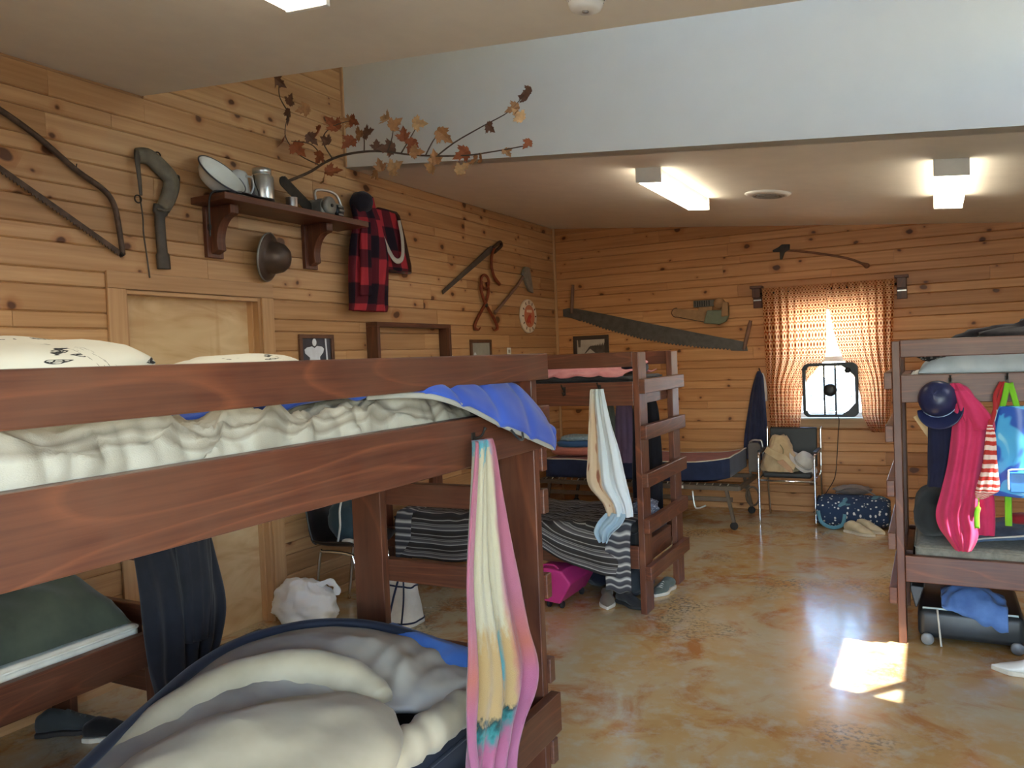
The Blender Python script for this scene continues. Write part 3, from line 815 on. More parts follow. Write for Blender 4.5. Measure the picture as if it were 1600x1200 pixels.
o = G().grid(bl, 40, 24, False, (0.5, 0.3)).build('blue_cloth', BLUEL, None, True, solid=0.012)
tag(o, 'bright blue nylon cloth tucked beside the tan sleeping bag', 'cloth')

# ------------------------------------------------------------------ bunk along the left wall
o = G()
def gb(u, v):
    y = -7.86 + 1.80 * u; a_ = math.pi * (0.02 + 0.96 * v)
    x = 0.45 + 0.33 * math.cos(a_); z = 0.58 + (0.24 + 0.035 * nz(u * 5, v * 2)) * math.sin(a_) ** 0.8
    z += 0.03 * ridge(u * 7, v * 4, 3.0) * math.sin(a_) - 0.02
    if u > 0.93: z = 0.58 + (z - 0.58) * max(0, (1 - u) / 0.07) ** 0.5
    return V((x, y, max(z, 0.578)))
G_ = G().grid(gb, 90, 30, False, (1.8, 0.8)).build('sleeping_bag', cloth('olive_nylon', srgb(70, 76, 62), srgb(48, 54, 46), 0.6, 6, False), None, True)
tag(G_, 'dark olive sleeping bag heaped on the lower wall-side bunk', 'sleeping bag')
rows_ = [(1.30, -6.14, -5.90, 0.0), (1.1, -6.17, -5.85, 0.0), (0.85, -6.16, -5.79, 0.02), (0.6, -6.15, -5.755, 0.03), (0.4, -6.13, -5.80, 0.02), (0.27, -6.10, -5.86, 0.02)]
g = hang(rows_, (0.945, 0, 0), (0, 1, 0), (1, 0, 0), 64, 40, 7, 0.16, 0.06, 1.0, (1, 1), 0.35)
t = thing('jacket', 'black jacket hanging at the end of the wall-side bunk', 'jacket', (0.945, -5.97, 0.27))
g.build('body', cloth('black_fleece', srgb(30, 32, 40), srgb(22, 24, 30)), t, True)
rows_ = [(1.18, -6.0, -5.88, 0.06), (0.95, -6.02, -5.86, 0.075), (0.7, -6.01, -5.86, 0.085), (0.5, -6.0, -5.88, 0.08)]
hang(rows_, (0.945, 0, 0), (0, 1, 0), (1, 0, 0), 28, 26, 5, 0.12, 0.035, 3.0, (1, 1), 0.35).build('sleeve', cloth('black_fleece_sleeve', srgb(34, 36, 44), srgb(24, 26, 32)), t, True)
hook('black coat hook at the head of the hanging black jacket', (0.86, -6.02, 1.36), (1, 0, 0))
# ------------------------------------------------------------------ things on the left wall (plane x = 0, U = +y)
def sawteeth(n, a, b, depth, up=True):
    """zigzag between points a and b (2-D)"""
    out = []
    d = (b[0]-a[0], b[1]-a[1]); L = math.hypot(*d); nx, ny = -d[1]/L, d[0]/L
    for i in range(n):
        t0 = i / n; t1 = (i + 0.5) / n
        out.append((a[0]+d[0]*t0, a[1]+d[1]*t0)); out.append((a[0]+d[0]*t1 + nx*depth, a[1]+d[1]*t1 + ny*depth))
    out.append(b)
    return out

# bow saw
t = thing('bow_saw', 'large rusty bow saw on the wall at the upper left', 'saw', (0.0, -5.9, 2.24))
frame = smooth_path([(0.03, -6.42, 2.93), (0.03, -6.25, 2.93), (0.03, -6.047, 2.852), (0.03, -5.876, 2.766), (0.03, -5.692, 2.645), (0.03, -5.555, 2.575), (0.03, -5.497, 2.505), (0.03, -5.474, 2.375), (0.03, -5.462, 2.25)], 50)
G().tube(frame, 0.0145, 10).build('frame', RUST, t, True)
bl_ = [(-6.62, 2.905), (-5.475, 2.262)]
teeth = sawteeth(70, (-5.462, 2.238), (-6.62, 2.885), 0.010)
G().prism([(-6.62, 2.912), (-5.462, 2.265)] + teeth, (0.026, 0, 0), (0, 1, 0), (0, 0, 1), 0.004).build('blade', RUST, t)
G().lathe([(0.012, 0), (0.012, 0.02), (0.0, 0.024)], (0.02, -5.468, 2.252), (1, 0, 0), 12).build('rivet', IRON, t, True)
G().tube([(0.0, -5.70, 2.655), (0.04, -5.70, 2.655), (0.045, -5.70, 2.675)], 0.003, 6).build('nail', IRON, t, True)

# leather harness hame
LEATH = simple('aged_leather', srgb(104, 96, 80), 0.6, 0, 0.3, 14, 0.3)
LEATHD = simple('dark_leather', srgb(74, 66, 56), 0.6, 0, 0.3, 14, 0.3)
t = thing('harness_pad', 'aged leather horse harness pad hanging bent on the wall', 'harness', (0.0, -5.25, 2.17))
arm_ = smooth_path([(0.03, -5.345, 2.79), (0.035, -5.275, 2.795), (0.04, -5.19, 2.74), (0.045, -5.145, 2.685), (0.04, -5.165, 2.60), (0.035, -5.205, 2.525)], 30)
G().tube(arm_, [(0.026, 0.040 + 0.010 * math.sin(math.pi * i / 29)) for i in range(30)], 14, False, (1, 0, 0)).build('upper_pad', LEATH, t, True)
low_ = smooth_path([(0.03, -5.21, 2.54), (0.03, -5.222, 2.47), (0.03, -5.222, 2.38), (0.03, -5.218, 2.30), (0.03, -5.214, 2.235), (0.03, -5.212, 2.195)], 26)
G().tube(low_, [(0.02, (0.048 if i < 4 else 0.031 if i < 17 else 0.043)) for i in range(26)], 12, False, (1, 0, 0)).build('lower_pad', LEATHD, t, True)
G().tube([(0.055, -5.255, 2.515), (0.06, -5.22, 2.51), (0.055, -5.175, 2.525)], 0.007, 8).build('seam', LEATH, t, True)
st_ = smooth_path([(0.045, -5.345, 2.81), (0.055, -5.362, 2.75), (0.05, -5.352, 2.65), (0.045, -5.345, 2.575)], 16)
G().tube(st_, [(0.004, 0.020 - 0.010 * i / 15) for i in range(16)], 8, False, (1, 0, 0)).build('strap', LEATHD, t, True)
for c_, rr in (((0.04, -5.222, 2.815), 0.017), ((0.04, -5.140, 2.59), 0.019), ((0.04, -5.36, 2.555), 0.02)):
    G().tube([(c_[0], c_[1] + rr * math.cos(a_), c_[2] + rr * math.sin(a_)) for a_ in [2*math.pi*k/18 for k in range(18)]], 0.004, 8, True).build('ring', IRON, t, True)
G().lathe([(0.0, 0), (0.02, 0.002), (0.023, 0.012), (0.018, 0.024), (0.0, 0.028)], (0.04, -5.118, 2.708), (0.4, 0.9, 0.1), 14).build('stud', IRON, t, True)
cord = smooth_path([(0.03, -5.34, 2.57), (0.025, -5.325, 2.46), (0.03, -5.33, 2.38), (0.025, -5.315, 2.27), (0.025, -5.302, 2.14)], 24)
G().tube(cord, 0.0045, 6).build('cord', LEATHD, t, True)

# display shelf
SZ = 2.595
t = thing('wall_shelf', 'brown timber shelf with two curved brackets high on the left wall', 'shelf', (0.0, -4.34, 2.29))
G().box(0.0, 0.28, -4.985, -3.70, SZ - 0.008, SZ + 0.032).build('board', STL['y'], t, bevel=0.004)
for y in (-4.845, -4.02):
    br = G().box(0.0, 0.03, y - 0.06, y + 0.06, 2.29, SZ - 0.009)
    b_ = br.build('bracket', STL['z'], t, bevel=0.003)
    curve = [(0.03, SZ - 0.01), (0.20, SZ - 0.01), (0.20, SZ - 0.06)]
    for k in range(11):
        an = math.radians(90 * k / 10)
        curve.append((0.20 - 0.11 * math.sin(an) - 0.01, SZ - 0.07 - 0.15 * (1 - math.cos(an))))
    curve += [(0.085, 2.33), (0.03, 2.31)]
    G().prism(curve, (0, y + 0.032, 0), (1, 0, 0), (0, 0, 1), 0.064).build('brace', STL['z'], b_, bevel=0.003)
TOP = SZ + 0.032
# enamel basin leaning on the shelf
ax_ = V((0.74, 0.10, 0.66)).normalized()
t = thing('basin', 'white enamel wash basin tilted on the shelf', 'basin', (0.14, -4.86, TOP))
prof = [(0.0, 0.0), (0.075, 0.0), (0.10, 0.012), (0.125, 0.045), (0.14, 0.085), (0.152, 0.088), (0.152, 0.092), (0.138, 0.091), (0.12, 0.048), (0.096, 0.017), (0.0, 0.006)]
G().lathe(prof, V((0.10, -4.90, TOP + 0.068)), ax_, 36).build('bowl', ENAMEL, t, True)
q = V((0, 0, 1)).rotation_difference(ax_)
G().tube([V((0.10, -4.90, TOP + 0.068)) + q @ V((0.151*math.cos(a_), 0.151*math.sin(a_), 0.09)) for a_ in [2*math.pi*k/40 for k in range(40)]], 0.0045, 8, True).build('rim', simple('dark_enamel_rim', srgb(70, 74, 82), 0.4), t, True)
# enamel coffee pot behind the basin
t = thing('coffee_pot', 'worn white enamel pot with handle between basin and metal canister', 'pot', (0.10, -4.705, TOP))
WORN = simple('worn_enamel', srgb(196, 200, 200), 0.35, 0, 0.18, 9)
G().lathe([(0.0, 0), (0.064, 0), (0.07, 0.02), (0.062, 0.10), (0.052, 0.16), (0.057, 0.166), (0.045, 0.185), (0.012, 0.197), (0.0, 0.198)], (0.10, -4.71, TOP), (0, 0, 1), 28).build('body', WORN, t, True)
G().tube(smooth_path([(0.15, -4.70, TOP + 0.15), (0.195, -4.695, TOP + 0.14), (0.20, -4.69, TOP + 0.08), (0.165, -4.695, TOP + 0.03)], 18), 0.006, 8).build('handle', WORN, t, True)
# metal canister
t = thing('canister', 'tall brushed metal canister with a screw lid on the shelf', 'canister', (0.16, -4.57, TOP))
G().lathe([(0.0, 0), (0.066, 0), (0.068, 0.004), (0.068, 0.165), (0.060, 0.178), (0.052, 0.182)], (0.16, -4.575, TOP), (0, 0, 1), 32).build('body', STEEL, t, True)
G().lathe([(0.056, 0.180), (0.056, 0.215), (0.050, 0.219), (0.0, 0.219)], (0.16, -4.575, TOP), (0, 0, 1), 32).build('lid', STEEL, t, True)
G().lathe([(0.0685, 0.0), (0.0692, 0.004), (0.0692, 0.028), (0.0685, 0.032)], (0.16, -4.575, TOP), (0, 0, 1), 32, False).build('band', IRON, t, True)
G().tube(smooth_path([(0.16, -4.642, TOP + 0.17), (0.185, -4.66, TOP + 0.12), (0.205, -4.655, TOP + 0.06), (0.20, -4.645, TOP + 0.02)], 14), 0.004, 6).build('bail', IRON, t, True)
# small tin cup
o = G().lathe([(0.0, 0), (0.034, 0), (0.036, 0.004), (0.038, 0.062), (0.040, 0.064), (0.036, 0.064), (0.034, 0.006), (0.0, 0.005)], (0.22, -4.39, TOP), (0, 0, 1), 24).build('tin_cup', STEEL, None, True)
tag(o, 'small shiny tin cup on the middle of the shelf', 'cup')
# dark leather strap over the shelf end
t = thing('leather_strap', 'black leather strap lying across the left shelf end and dangling', 'strap', (0.23, -4.93, TOP))
G().tube(smooth_path([(0.27, -4.62, TOP + 0.006), (0.26, -4.75, TOP + 0.012), (0.24, -4.86, TOP + 0.022), (0.22, -4.94, TOP + 0.014), (0.19, -4.995, TOP + 0.002), (0.17, -5.002, TOP - 0.06), (0.165, -5.0, TOP - 0.15), (0.16, -4.998, TOP - 0.24)], 40), [(0.006, 0.022 if i < 22 else 0.013) for i in range(40)], 8, False, (0, 0, 1)).build('band', simple('black_leather', srgb(38, 38, 38), 0.5, 0, 0.2), t, True)
G().tube([(0.162 + 0.014*math.cos(a_), -5.0, TOP - 0.19 + 0.02*math.sin(a_)) for a_ in [2*math.pi*k/14 for k in range(14)]], 0.003, 6, True).build('buckle', IRON, t, True)
# chainsaw on the shelf
GREYM = simple('cast_grey_metal', srgb(142, 142, 136), 0.5, 0.5, 0.2, 20, 0.1)
t = thing('chainsaw', 'vintage grey chainsaw with upright bar lying on the shelf', 'chainsaw', (0.16, -4.05, TOP))
d_ = V((0, -0.86, 0.51)); n_ = V((0, 0.51, 0.86))
A0 = V((0.12, -4.09, TOP + 0.035))
ol = [(0.0, -0.032), (0.30, -0.032)] + [(0.30 + 0.034 * math.sin(math.radians(a_)), -0.034 * math.cos(math.radians(a_))) for a_ in range(15, 180, 15)] + [(0.30, 0.032), (0.0, 0.032)]
gb_ = G().prism(ol, A0, d_, n_, 0.006).build('guide_bar', IRON, t)
tt = sawteeth(30, (0.0, 0.036), (0.31, 0.036), 0.006) ; tt2 = sawteeth(30, (0.31, -0.036), (0.0, -0.036), 0.006)
G().prism(tt + [(0.34, 0.0)] + tt2, A0 + V((0.0015, 0, 0)), d_, n_, 0.003).build('chain', IRON, gb_)
G().box(0.075, 0.215, -4.10, -3.965, TOP, TOP + 0.115).build('engine_block', GREYM, t, bevel=0.02, seg=3)
G().lathe([(0.0, 0.035), (0.05, 0.033), (0.062, 0.022), (0.064, 0.0)], (0.205, -4.035, TOP + 0.068), (1, 0, 0), 28).build('starter_cover', GREYM, t, True)
G().lathe([(0.012, 0), (0.012, 0.008), (0.0, 0.009)], (0.238, -4.035, TOP + 0.068), (1, 0, 0), 12).build('hub', IRON, t, True)
G().lathe([(0.045, -0.03), (0.045, 0.03)], (0.19, -3.93, TOP + 0.05), (0.2, 1, 0), 24).build('flywheel', BLACKP, t, True)
for k in range(10):
    a_ = 2*math.pi*k/10
    G().bar((0.19 + 0.046*math.cos(a_), -3.955, TOP + 0.05 + 0.046*math.sin(a_)), (0.19 + 0.046*math.cos(a_), -3.905, TOP + 0.05 + 0.046*math.sin(a_)), 0.008, 0.012).build('fin', GREYM, t)
G().tube(smooth_path([(0.16, -4.10, TOP + 0.105), (0.15, -4.085, TOP + 0.17), (0.16, -3.98, TOP + 0.185), (0.17, -3.90, TOP + 0.165), (0.18, -3.87, TOP + 0.10), (0.19, -3.875, TOP + 0.03)], 40), 0.009, 10).build('handle', STEEL, t, True)
# helmet below the shelf
t = thing('helmet', 'brown metal miner helmet with wide brim hung under the shelf', 'helmet', (0.0, -4.42, 2.2))
ax_ = V((0.80, 0.30, -0.12)).normalized(); c0 = V((0.012, -4.47, 2.335))
HM = simple('brown_painted_metal', srgb(86, 70, 60), 0.42, 0.4, 0.15, 10)
G().lathe([(0.15, 0.05), (0.148, 0.055), (0.13, 0.062), (0.105, 0.07), (0.10, 0.08), (0.098, 0.11), (0.086, 0.15), (0.06, 0.178), (0.03, 0.19), (0.0, 0.193)], c0, ax_, 36, False).build('dome', HM, t, True, solid=0.003)
G().lathe([(0.154, 0.044), (0.156, 0.05), (0.15, 0.056), (0.146, 0.05), (0.15, 0.044)], c0, ax_, 36, False).build('brim', GREYM, t, True)
G().tube([(0.0, -4.415, 2.475), (0.05, -4.415, 2.475), (0.054, -4.415, 2.49)], 0.003, 6).build('nail', IRON, t, True)

# red and black plaid jacket
def plaid(name, f=7.5):
    a = Mat(name, 0.95, 0, 0.1)
    x, y, _ = a.sep(a.uv())
    st = lambda s_: a.ramp(a.math('FRACT', a.math('MULTIPLY', s_, f)), [(0.0, 1.0), (0.47, 1.0), (0.5, 0.0), (0.97, 0.0), (1.0, 1.0)])
    f_ = a.math('MULTIPLY', a.math('ADD', st(x), st(y)), 0.5)
    a.color(a.ramp(f_, [(0.0, srgb(168, 54, 62)), (0.45, srgb(92, 36, 44)), (0.55, srgb(92, 36, 44)), (1.0, srgb(38, 30, 38))]))
    a.bump(a.noise(a.uv(), 200, 2), 0.3, 0.003)
    return a.m
PLAID = plaid('buffalo_plaid', 4.3)
t = thing('plaid_jacket', 'red and black plaid wool jacket hanging by its hood right of the shelf', 'jacket', (0.09, -3.5, 2.0))
rows_ = [(2.875, -3.50, -3.44, 0.0), (2.845, -3.60, -3.40, 0.0), (2.76, -3.63, -3.36, 0.0), (2.66, -3.62, -3.31, 0.005), (2.5, -3.68, -3.27, 0.015), (2.3, -3.715, -3.275, 0.02), (2.1, -3.735, -3.295, 0.02), (2.015, -3.74, -3.31, 0.02)]
hang(rows_, (0.085, 0, 0), (0, 1, 0), (1, 0, 0), 72, 50, 6, 0.14, 0.055, 0.4, (1.1, 0.9), 0.25).build('body', PLAID, t, True)
rows_ = [(2.66, -3.60, -3.50, 0.05), (2.5, -3.64, -3.52, 0.06), (2.3, -3.66, -3.54, 0.07), (2.12, -3.68, -3.55, 0.07)]
hang(rows_, (0.09, 0, 0), (0, 1, 0), (1, 0, 0), 28, 26, 4, 0.10, 0.032, 3.0, (0.4, 0.55), 0.4).build('sleeve', PLAID, t, True)
hd = G().ball((0.10, -3.54, 2.805), (0.075, 0.095, 0.085), (0, 0.2, 0), 24, 16, 2.0, 0.12, 2, 2.0)
hd.build('hood', cloth('dark_lining', srgb(34, 30, 38)), t, True)
# plaid bag with white strap
t = thing('plaid_bag', 'dark red plaid shoulder bag with pale webbing strap on the left wall', 'bag', (0.06, -3.15, 2.3))
DPL = plaid('dark_plaid', 5)
rows_ = [(2.80, -3.33, -3.09, 0.0), (2.78, -3.36, -3.065, 0.0), (2.60, -3.32, -2.995, 0.0), (2.40, -3.26, -2.935, 0.0), (2.345, -3.235, -2.93, 0.0), (2.335, -3.22, -2.95, 0.0)]
hang(rows_, (0.055, 0, 0), (0, 1, 0), (1, 0, 0), 44, 30, 3, 0.05, 0.035, 1.4, (0.9, 0.6), 0.4).build('pouch', DPL, t, True)
G().tube([(0.062, -3.30, 2.802), (0.062, -3.09, 2.80), (0.062, -3.06, 2.78), (0.062, -2.99, 2.60), (0.062, -2.93, 2.40), (0.062, -2.93, 2.345), (0.062, -3.22, 2.34)], [(0.03, 0.012)]*7, 8, False, (1, 0, 0)).build('binding', cloth('brown_binding', srgb(70, 44, 34)), t, True)
stp = smooth_path([(0.10, -3.36, 2.715), (0.105, -3.33, 2.62), (0.112, -3.26, 2.50), (0.115, -3.19, 2.425), (0.115, -3.12, 2.42), (0.115, -3.075, 2.47), (0.11, -3.065, 2.60), (0.10, -3.085, 2.74)], 44)
G().tube(stp, [(0.003, 0.021)]*44, 8, False, (1, 0, 0)).build('strap', cloth('pale_webbing', srgb(196, 190, 176)), t, True)

# maple branch with dry leaves in front of the white wall
t = thing('maple_branch', 'bare maple branch with dry autumn leaves fixed to the left wall', 'branch', (0.02, -4.2, 2.88))
BARK = simple('bark', srgb(92, 76, 62), 0.85, 0, 0.25, 30, 0.3)
main = smooth_path([(0.02, -4.26, 2.83), (0.18, -4.17, 2.90), (0.30, -4.15, 2.95), (0.444, -4.15, 2.972), (0.62, -4.15, 2.968), (0.774, -4.15, 2.945), (1.013, -4.15, 2.885), (1.331, -4.15, 2.832), (1.55, -4.15, 2.822), (1.767, -4.15, 2.822)], 50)
G().tube(main, [0.0105 - 0.0075 * i / 49 for i in range(50)], 8).build('stem', BARK, t, True)
tw = [[(1.16, -4.15, 2.855), (1.30, -4.15, 2.92), (1.51, -4.15, 2.985), (1.66, -4.15, 3.03), (1.768, -4.15, 3.11)],
      [(0.25, -4.16, 2.94), (0.12, -4.2, 3.02), (0.06, -4.25, 3.14), (0.10, -4.25, 3.28)], [(0.36, -4.15, 2.965), (0.33, -4.2, 3.08), (0.42, -4.2, 3.15), (0.60, -4.2, 3.16)],
      [(0.30, -4.15, 2.95), (0.24, -4.2, 3.06), (0.10, -4.24, 3.10)], [(0.62, -4.15, 2.968), (0.60, -4.12, 3.06), (0.56, -4.1, 3.12)],
      [(0.80, -4.15, 2.94), (0.84, -4.15, 3.02), (0.86, -4.15, 3.12)], [(0.90, -4.15, 2.91), (0.98, -4.15, 3.0), (1.04, -4.15, 3.07)], [(1.08, -4.15, 2.87), (1.14, -4.15, 2.95), (1.2, -4.15, 3.0)],
      [(0.10, -4.25, 3.28), (0.02, -4.24, 3.40), (0.0 + 0.02, -4.24, 3.50)]]
for p in tw: G().tube(smooth_path(p, 14), [0.005 - 0.003 * i / 13 for i in range(14)], 6).build('twig', BARK, t, True)
half = [(0, 0), (0.02, -0.03), (0.10, -0.05), (0.22, -0.01), (0.20, 0.06), (0.34, 0.10), (0.30, 0.17), (0.46, 0.34), (0.34, 0.34), (0.36, 0.42), (0.20, 0.36), (0.16, 0.46), (0.22, 0.60), (0.14, 0.60), (0.0, 0.88)]
leafo = half + [(-x, y) for x, y in reversed(half[1:-1])]
LEAFM = [simple('dry_leaf_' + n_, srgb(*c_), 0.75, 0, 0.25, 30) for n_, c_ in (('tan', (176, 128, 84)), ('rust', (150, 82, 46)), ('brown', (112, 78, 58)), ('pale', (200, 160, 112)))]
lr = random.Random(5)
spots = [(0.02, -4.24, 3.50, 2), (0.12, -4.25, 3.36, 2), (0.10, -4.25, 3.26, 2), (0.20, -4.22, 3.29, 0), (0.0 + .03, -4.24, 3.11, 1), (0.14, -4.22, 3.04, 1), (0.24, -4.2, 3.10, 2), (0.30, -4.2, 3.13, 1), (0.36, -4.2, 3.07, 2), (0.27, -4.17, 2.98, 1), (0.36, -4.15, 2.88, 1), (0.30, -4.16, 2.84, 0),
         (0.42, -4.2, 3.16, 1), (0.52, -4.18, 3.17, 0), (0.60, -4.2, 3.15, 1), (0.66, -4.15, 3.08, 2), (0.50, -4.15, 3.04, 1), (0.56, -4.1, 3.10, 0), (0.72, -4.15, 2.99, 2), (0.80, -4.15, 2.96, 2), (0.74, -4.15, 2.86, 0), (0.84, -4.13, 2.84, 3), (0.70, -4.13, 2.82, 0), (0.80, -4.15, 3.14, 3), (0.87, -4.15, 3.10, 0), (0.93, -4.15, 3.02, 1), (0.98, -4.15, 2.95, 1), (1.02, -4.15, 2.90, 0),
         (1.05, -4.15, 3.07, 3), (1.22, -4.15, 2.97, 0), (1.15, -4.15, 2.85, 0), (1.12, -4.14, 2.81, 3), (1.34, -4.15, 2.84, 1), (1.33, -4.14, 2.76, 3), (1.42, -4.15, 2.79, 0), (1.47, -4.15, 2.80, 0), (1.64, -4.15, 2.80, 0), (1.77, -4.15, 2.83, 1), (1.54, -4.15, 2.96, 2), (1.69, -4.15, 3.04, 0), (1.72, -4.15, 3.00, 3), (1.785, -4.15, 3.12, 2), (1.76, -4.15, 3.09, 2)]
for x, y, z, k in spots:
    s_ = lr.uniform(0.10, 0.145) * (0.75 if x > 1.4 else 1.0)
    R = Matrix.Rotation(lr.uniform(-0.7, 0.7), 3, 'Z') @ Matrix.Rotation(lr.uniform(-0.5, 0.5), 3, 'X') @ Matrix.Rotation(lr.uniform(-2.6, 2.6) + 3.14 * (lr.random() < 0.3), 3, 'Y')
    U_ = R @ V((s_, 0, 0)); W_ = R @ V((0, 0, s_)); N_ = U_.cross(W_).normalized()
    P_ = V((x, y, z)) - W_ * 0.35
    n = len(leafo); cv = lr.uniform(0.1, 0.35) * s_
    pts = [P_ + U_*a_ + W_*b_ + N_ * (cv * (abs(a_) * 1.6 + (b_ - 0.4) ** 2)) for a_, b_ in leafo]
    cen = P_ + W_ * 0.30
    fs = [(i, (i+1) % n, n) for i in range(n)]
    G().add(pts + [cen], fs).build('leaf', LEAFM[k], t, False, solid=0.0012)

# one-man saw, tongs, axe near the corner
t = thing('pruning_saw', 'rusty long saw with curved handle hung diagonally on the left wall', 'saw', (0.0, -1.9, 2.2))
G().prism([(-2.377, 2.205), (-1.43, 2.68), (-1.40, 2.735), (-1.50, 2.715), (-2.39, 2.235)], (0.02, 0, 0), (0, 1, 0), (0, 0, 1), 0.006).build('blade', OLDSTEEL, t)
G().tube(smooth_path([(0.03, -1.46, 2.70), (0.032, -1.38, 2.745), (0.03, -1.31, 2.775), (0.03, -1.285, 2.745), (0.03, -1.34, 2.71), (0.03, -1.44, 2.66)], 26), 0.016, 8).build('grip', RUST, t, True)
G().tube(smooth_path([(0.03, -1.44, 2.70), (0.035, -1.50, 2.62), (0.035, -1.515, 2.52), (0.035, -1.47, 2.42), (0.03, -1.36, 2.355)], 26), [0.015] * 20 + [0.017] * 6, 8).build('hook', REDRUST, t, True)
t = thing('timber_tongs', 'rusty red log tongs hanging open below the long saw', 'tongs', (0.0, -1.67, 1.92))
for sg in (-1, 1):
    pth = [(0.03 + 0.006*sg, -1.66 - 0.06*sg, 2.36), (0.03 + 0.006*sg, -1.655 - 0.08*sg, 2.28), (0.03 + 0.006*sg, -1.655 - 0.03*sg, 2.18), (0.03 + 0.006*sg, -1.655 + 0.05*sg, 2.10), (0.03 + 0.006*sg, -1.655 + 0.17*sg, 1.99), (0.03 + 0.006*sg, -1.655 + 0.205*sg, 1.925), (0.03, -1.655 + 0.15*sg, 1.905), (0.03, -1.655 + 0.11*sg, 1.93)]
    G().tube(smooth_path(pth, 40), [0.015] * 30 + [0.013 - 0.001*k for k in range(10)], 8).build('arm', REDRUST, t, True)
G().tube([(0.035, -1.655 + 0.075*math.cos(a_), 2.36 + 0.065*math.sin(a_)) for a_ in [2*math.pi*k/20 for k in range(20)]], 0.013, 8, True).build('ring', REDRUST, t, True)
G().lathe([(0.02, -0.015), (0.02, 0.015), (0.0, 0.017)], (0.035, -1.655, 2.14), (1, 0, 0), 12).build('pivot', IRON, t, True)
t = thing('axe', 'grey single-bit axe hanging diagonally near the back left corner', 'axe', (0.0, -1.1, 2.1))
G().tube(smooth_path([(0.025, -1.47, 2.075), (0.025, -1.42, 2.10), (0.025, -1.2, 2.23), (0.025, -0.95, 2.385), (0.025, -0.80, 2.50)], 30), [(0.012, 0.024 if i < 3 else 0.017) for i in range(30)], 8, False, (1, 0, 0)).build('handle', simple('grey_weathered_wood', srgb(118, 92, 78), 0.75, 0, 0.2), t, True)
G().prism([(-0.86, 2.50), (-0.80, 2.575), (-0.70, 2.575), (-0.655, 2.43), (-0.63, 2.31), (-0.72, 2.325), (-0.79, 2.40)], (0.012, 0, 0), (0, 1, 0), (0, 0, 1), 0.028).build('head', GREYM, t, bevel=0.005)

# round tin sign
t = thing('round_sign', 'round white rimmed orange sign near the back left corner', 'sign', (0.0, -0.735, 2.06))
SC = V((0.0, -0.735, 2.062))
G().lathe([(0.175, 0.0), (0.178, 0.01), (0.176, 0.028), (0.165, 0.03), (0.0, 0.03)], SC, (1, 0, 0), 48).build('rim', simple('cream_tin', srgb(222, 208, 188), 0.5, 0, 0.05), t, True)
G().lathe([(0.118, 0.0), (0.118, 0.0015), (0.0, 0.0015)], SC + V((0.0302, 0, 0)), (1, 0, 0), 40).build('face', simple('orange_print', srgb(196, 118, 84), 0.5, 0, 0.08), t)
DK = simple('dark_print', srgb(96, 60, 44), 0.6); RED = simple('red_print', srgb(186, 62, 44), 0.55)
for k in range(24):
    a_ = 2*math.pi*k/24
    c_ = SC + V((0.0304, 0.146*math.sin(a_), 0.146*math.cos(a_)))
    d_ = V((0, math.sin(a_), math.cos(a_)))
    if k % 2 == 0: G().bar(c_ - d_*0.016, c_ + d_*0.016, 0.014, 0.0014, (1, 0, 0)).build('mark', DK, t)
G().box(0.0312, 0.033, -0.80, -0.68, 2.10, 2.128).build('band', simple('pale_print', srgb(226, 196, 168), 0.5), t)
G().prism([(-0.81, 2.0), (-0.76, 2.06), (-0.72, 2.09), (-0.69, 2.06), (-0.72, 2.03), (-0.70, 1.975), (-0.74, 2.0), (-0.77, 1.985)], (0.0313, 0, 0), (0, 1, 0), (0, 0, 1), 0.0015).build('emblem', RED, t)

# framed photographs and box shelf
def framed(name, label, O, U, w_, h_, fw, frame_mat, th=0.02):
    O = V(O); U = V(U); W = V((0, 0, 1)); N = U.cross(W)
    t = thing(name, label, 'picture', O)
    def rect(a0, a1, b0, b1, o0, th_): return G().prism([(a0, b0), (a1, b0), (a1, b1), (a0, b1)], O + N*o0, U, W, th_)
    for r_ in ((0, w_, 0, fw), (0, w_, h_ - fw, h_), (0, fw, fw, h_ - fw), (w_ - fw, w_, fw, h_ - fw)):
        rect(*r_, 0.0, th).build('frame_strip', frame_mat, t, bevel=0.003)
    return t, rect
WOODF = simple('dark_wood_frame', srgb(96, 64, 44), 0.5, 0, 0.2, 20)
t, rect = framed('framed_photograph', 'framed black and white photo of a broad person in white on the left wall', (0.002, -4.165, 1.60), (0, 1, 0), 0.345, 0.245, 0.028, WOODF)
pr = rect(0.028, 0.317, 0.028, 0.217, 0.003, 0.006).build('print', simple('dark_photo', srgb(52, 58, 72), 0.35, 0, 0.3, 10), t)
LT = simple('light_photo', srgb(214, 222, 232), 0.35, 0, 0.08, 20)
PO = V((0.002, -4.165, 1.60)) + V((0.0095, 0, 0))
G().prism([(0.085, 0.03), (0.10, 0.085), (0.055, 0.115), (0.05, 0.14), (0.075, 0.155), (0.125, 0.162), (0.15, 0.15), (0.175, 0.165), (0.225, 0.16), (0.245, 0.145), (0.235, 0.12), (0.20, 0.09), (0.205, 0.03)], PO, (0, 1, 0), (0, 0, 1), 0.001).build('figure', LT, pr)
G().prism([(0.15 + 0.021*math.cos(a_), 0.19 + 0.026*math.sin(a_)) for a_ in [2*math.pi*k/16 for k in range(16)]], PO, (0, 1, 0), (0, 0, 1), 0.001).build('figure_head', LT, pr)
G().prism([(0.268, 0.03), (0.283, 0.03), (0.272, 0.216), (0.257, 0.216)], PO, (0, 1, 0), (0, 0, 1), 0.001).build('pole', LT, pr)
t, rect = framed('framed_photograph', 'small framed grey print low on the left wall near the corner', (0.002, -1.935, 1.58), (0, 1, 0), 0.39, 0.235, 0.03, WOODF)
pr = rect(0.03, 0.36, 0.03, 0.205, 0.003, 0.006).build('print', simple('grey_print', srgb(150, 150, 140), 0.3, 0, 0.15, 8), t)
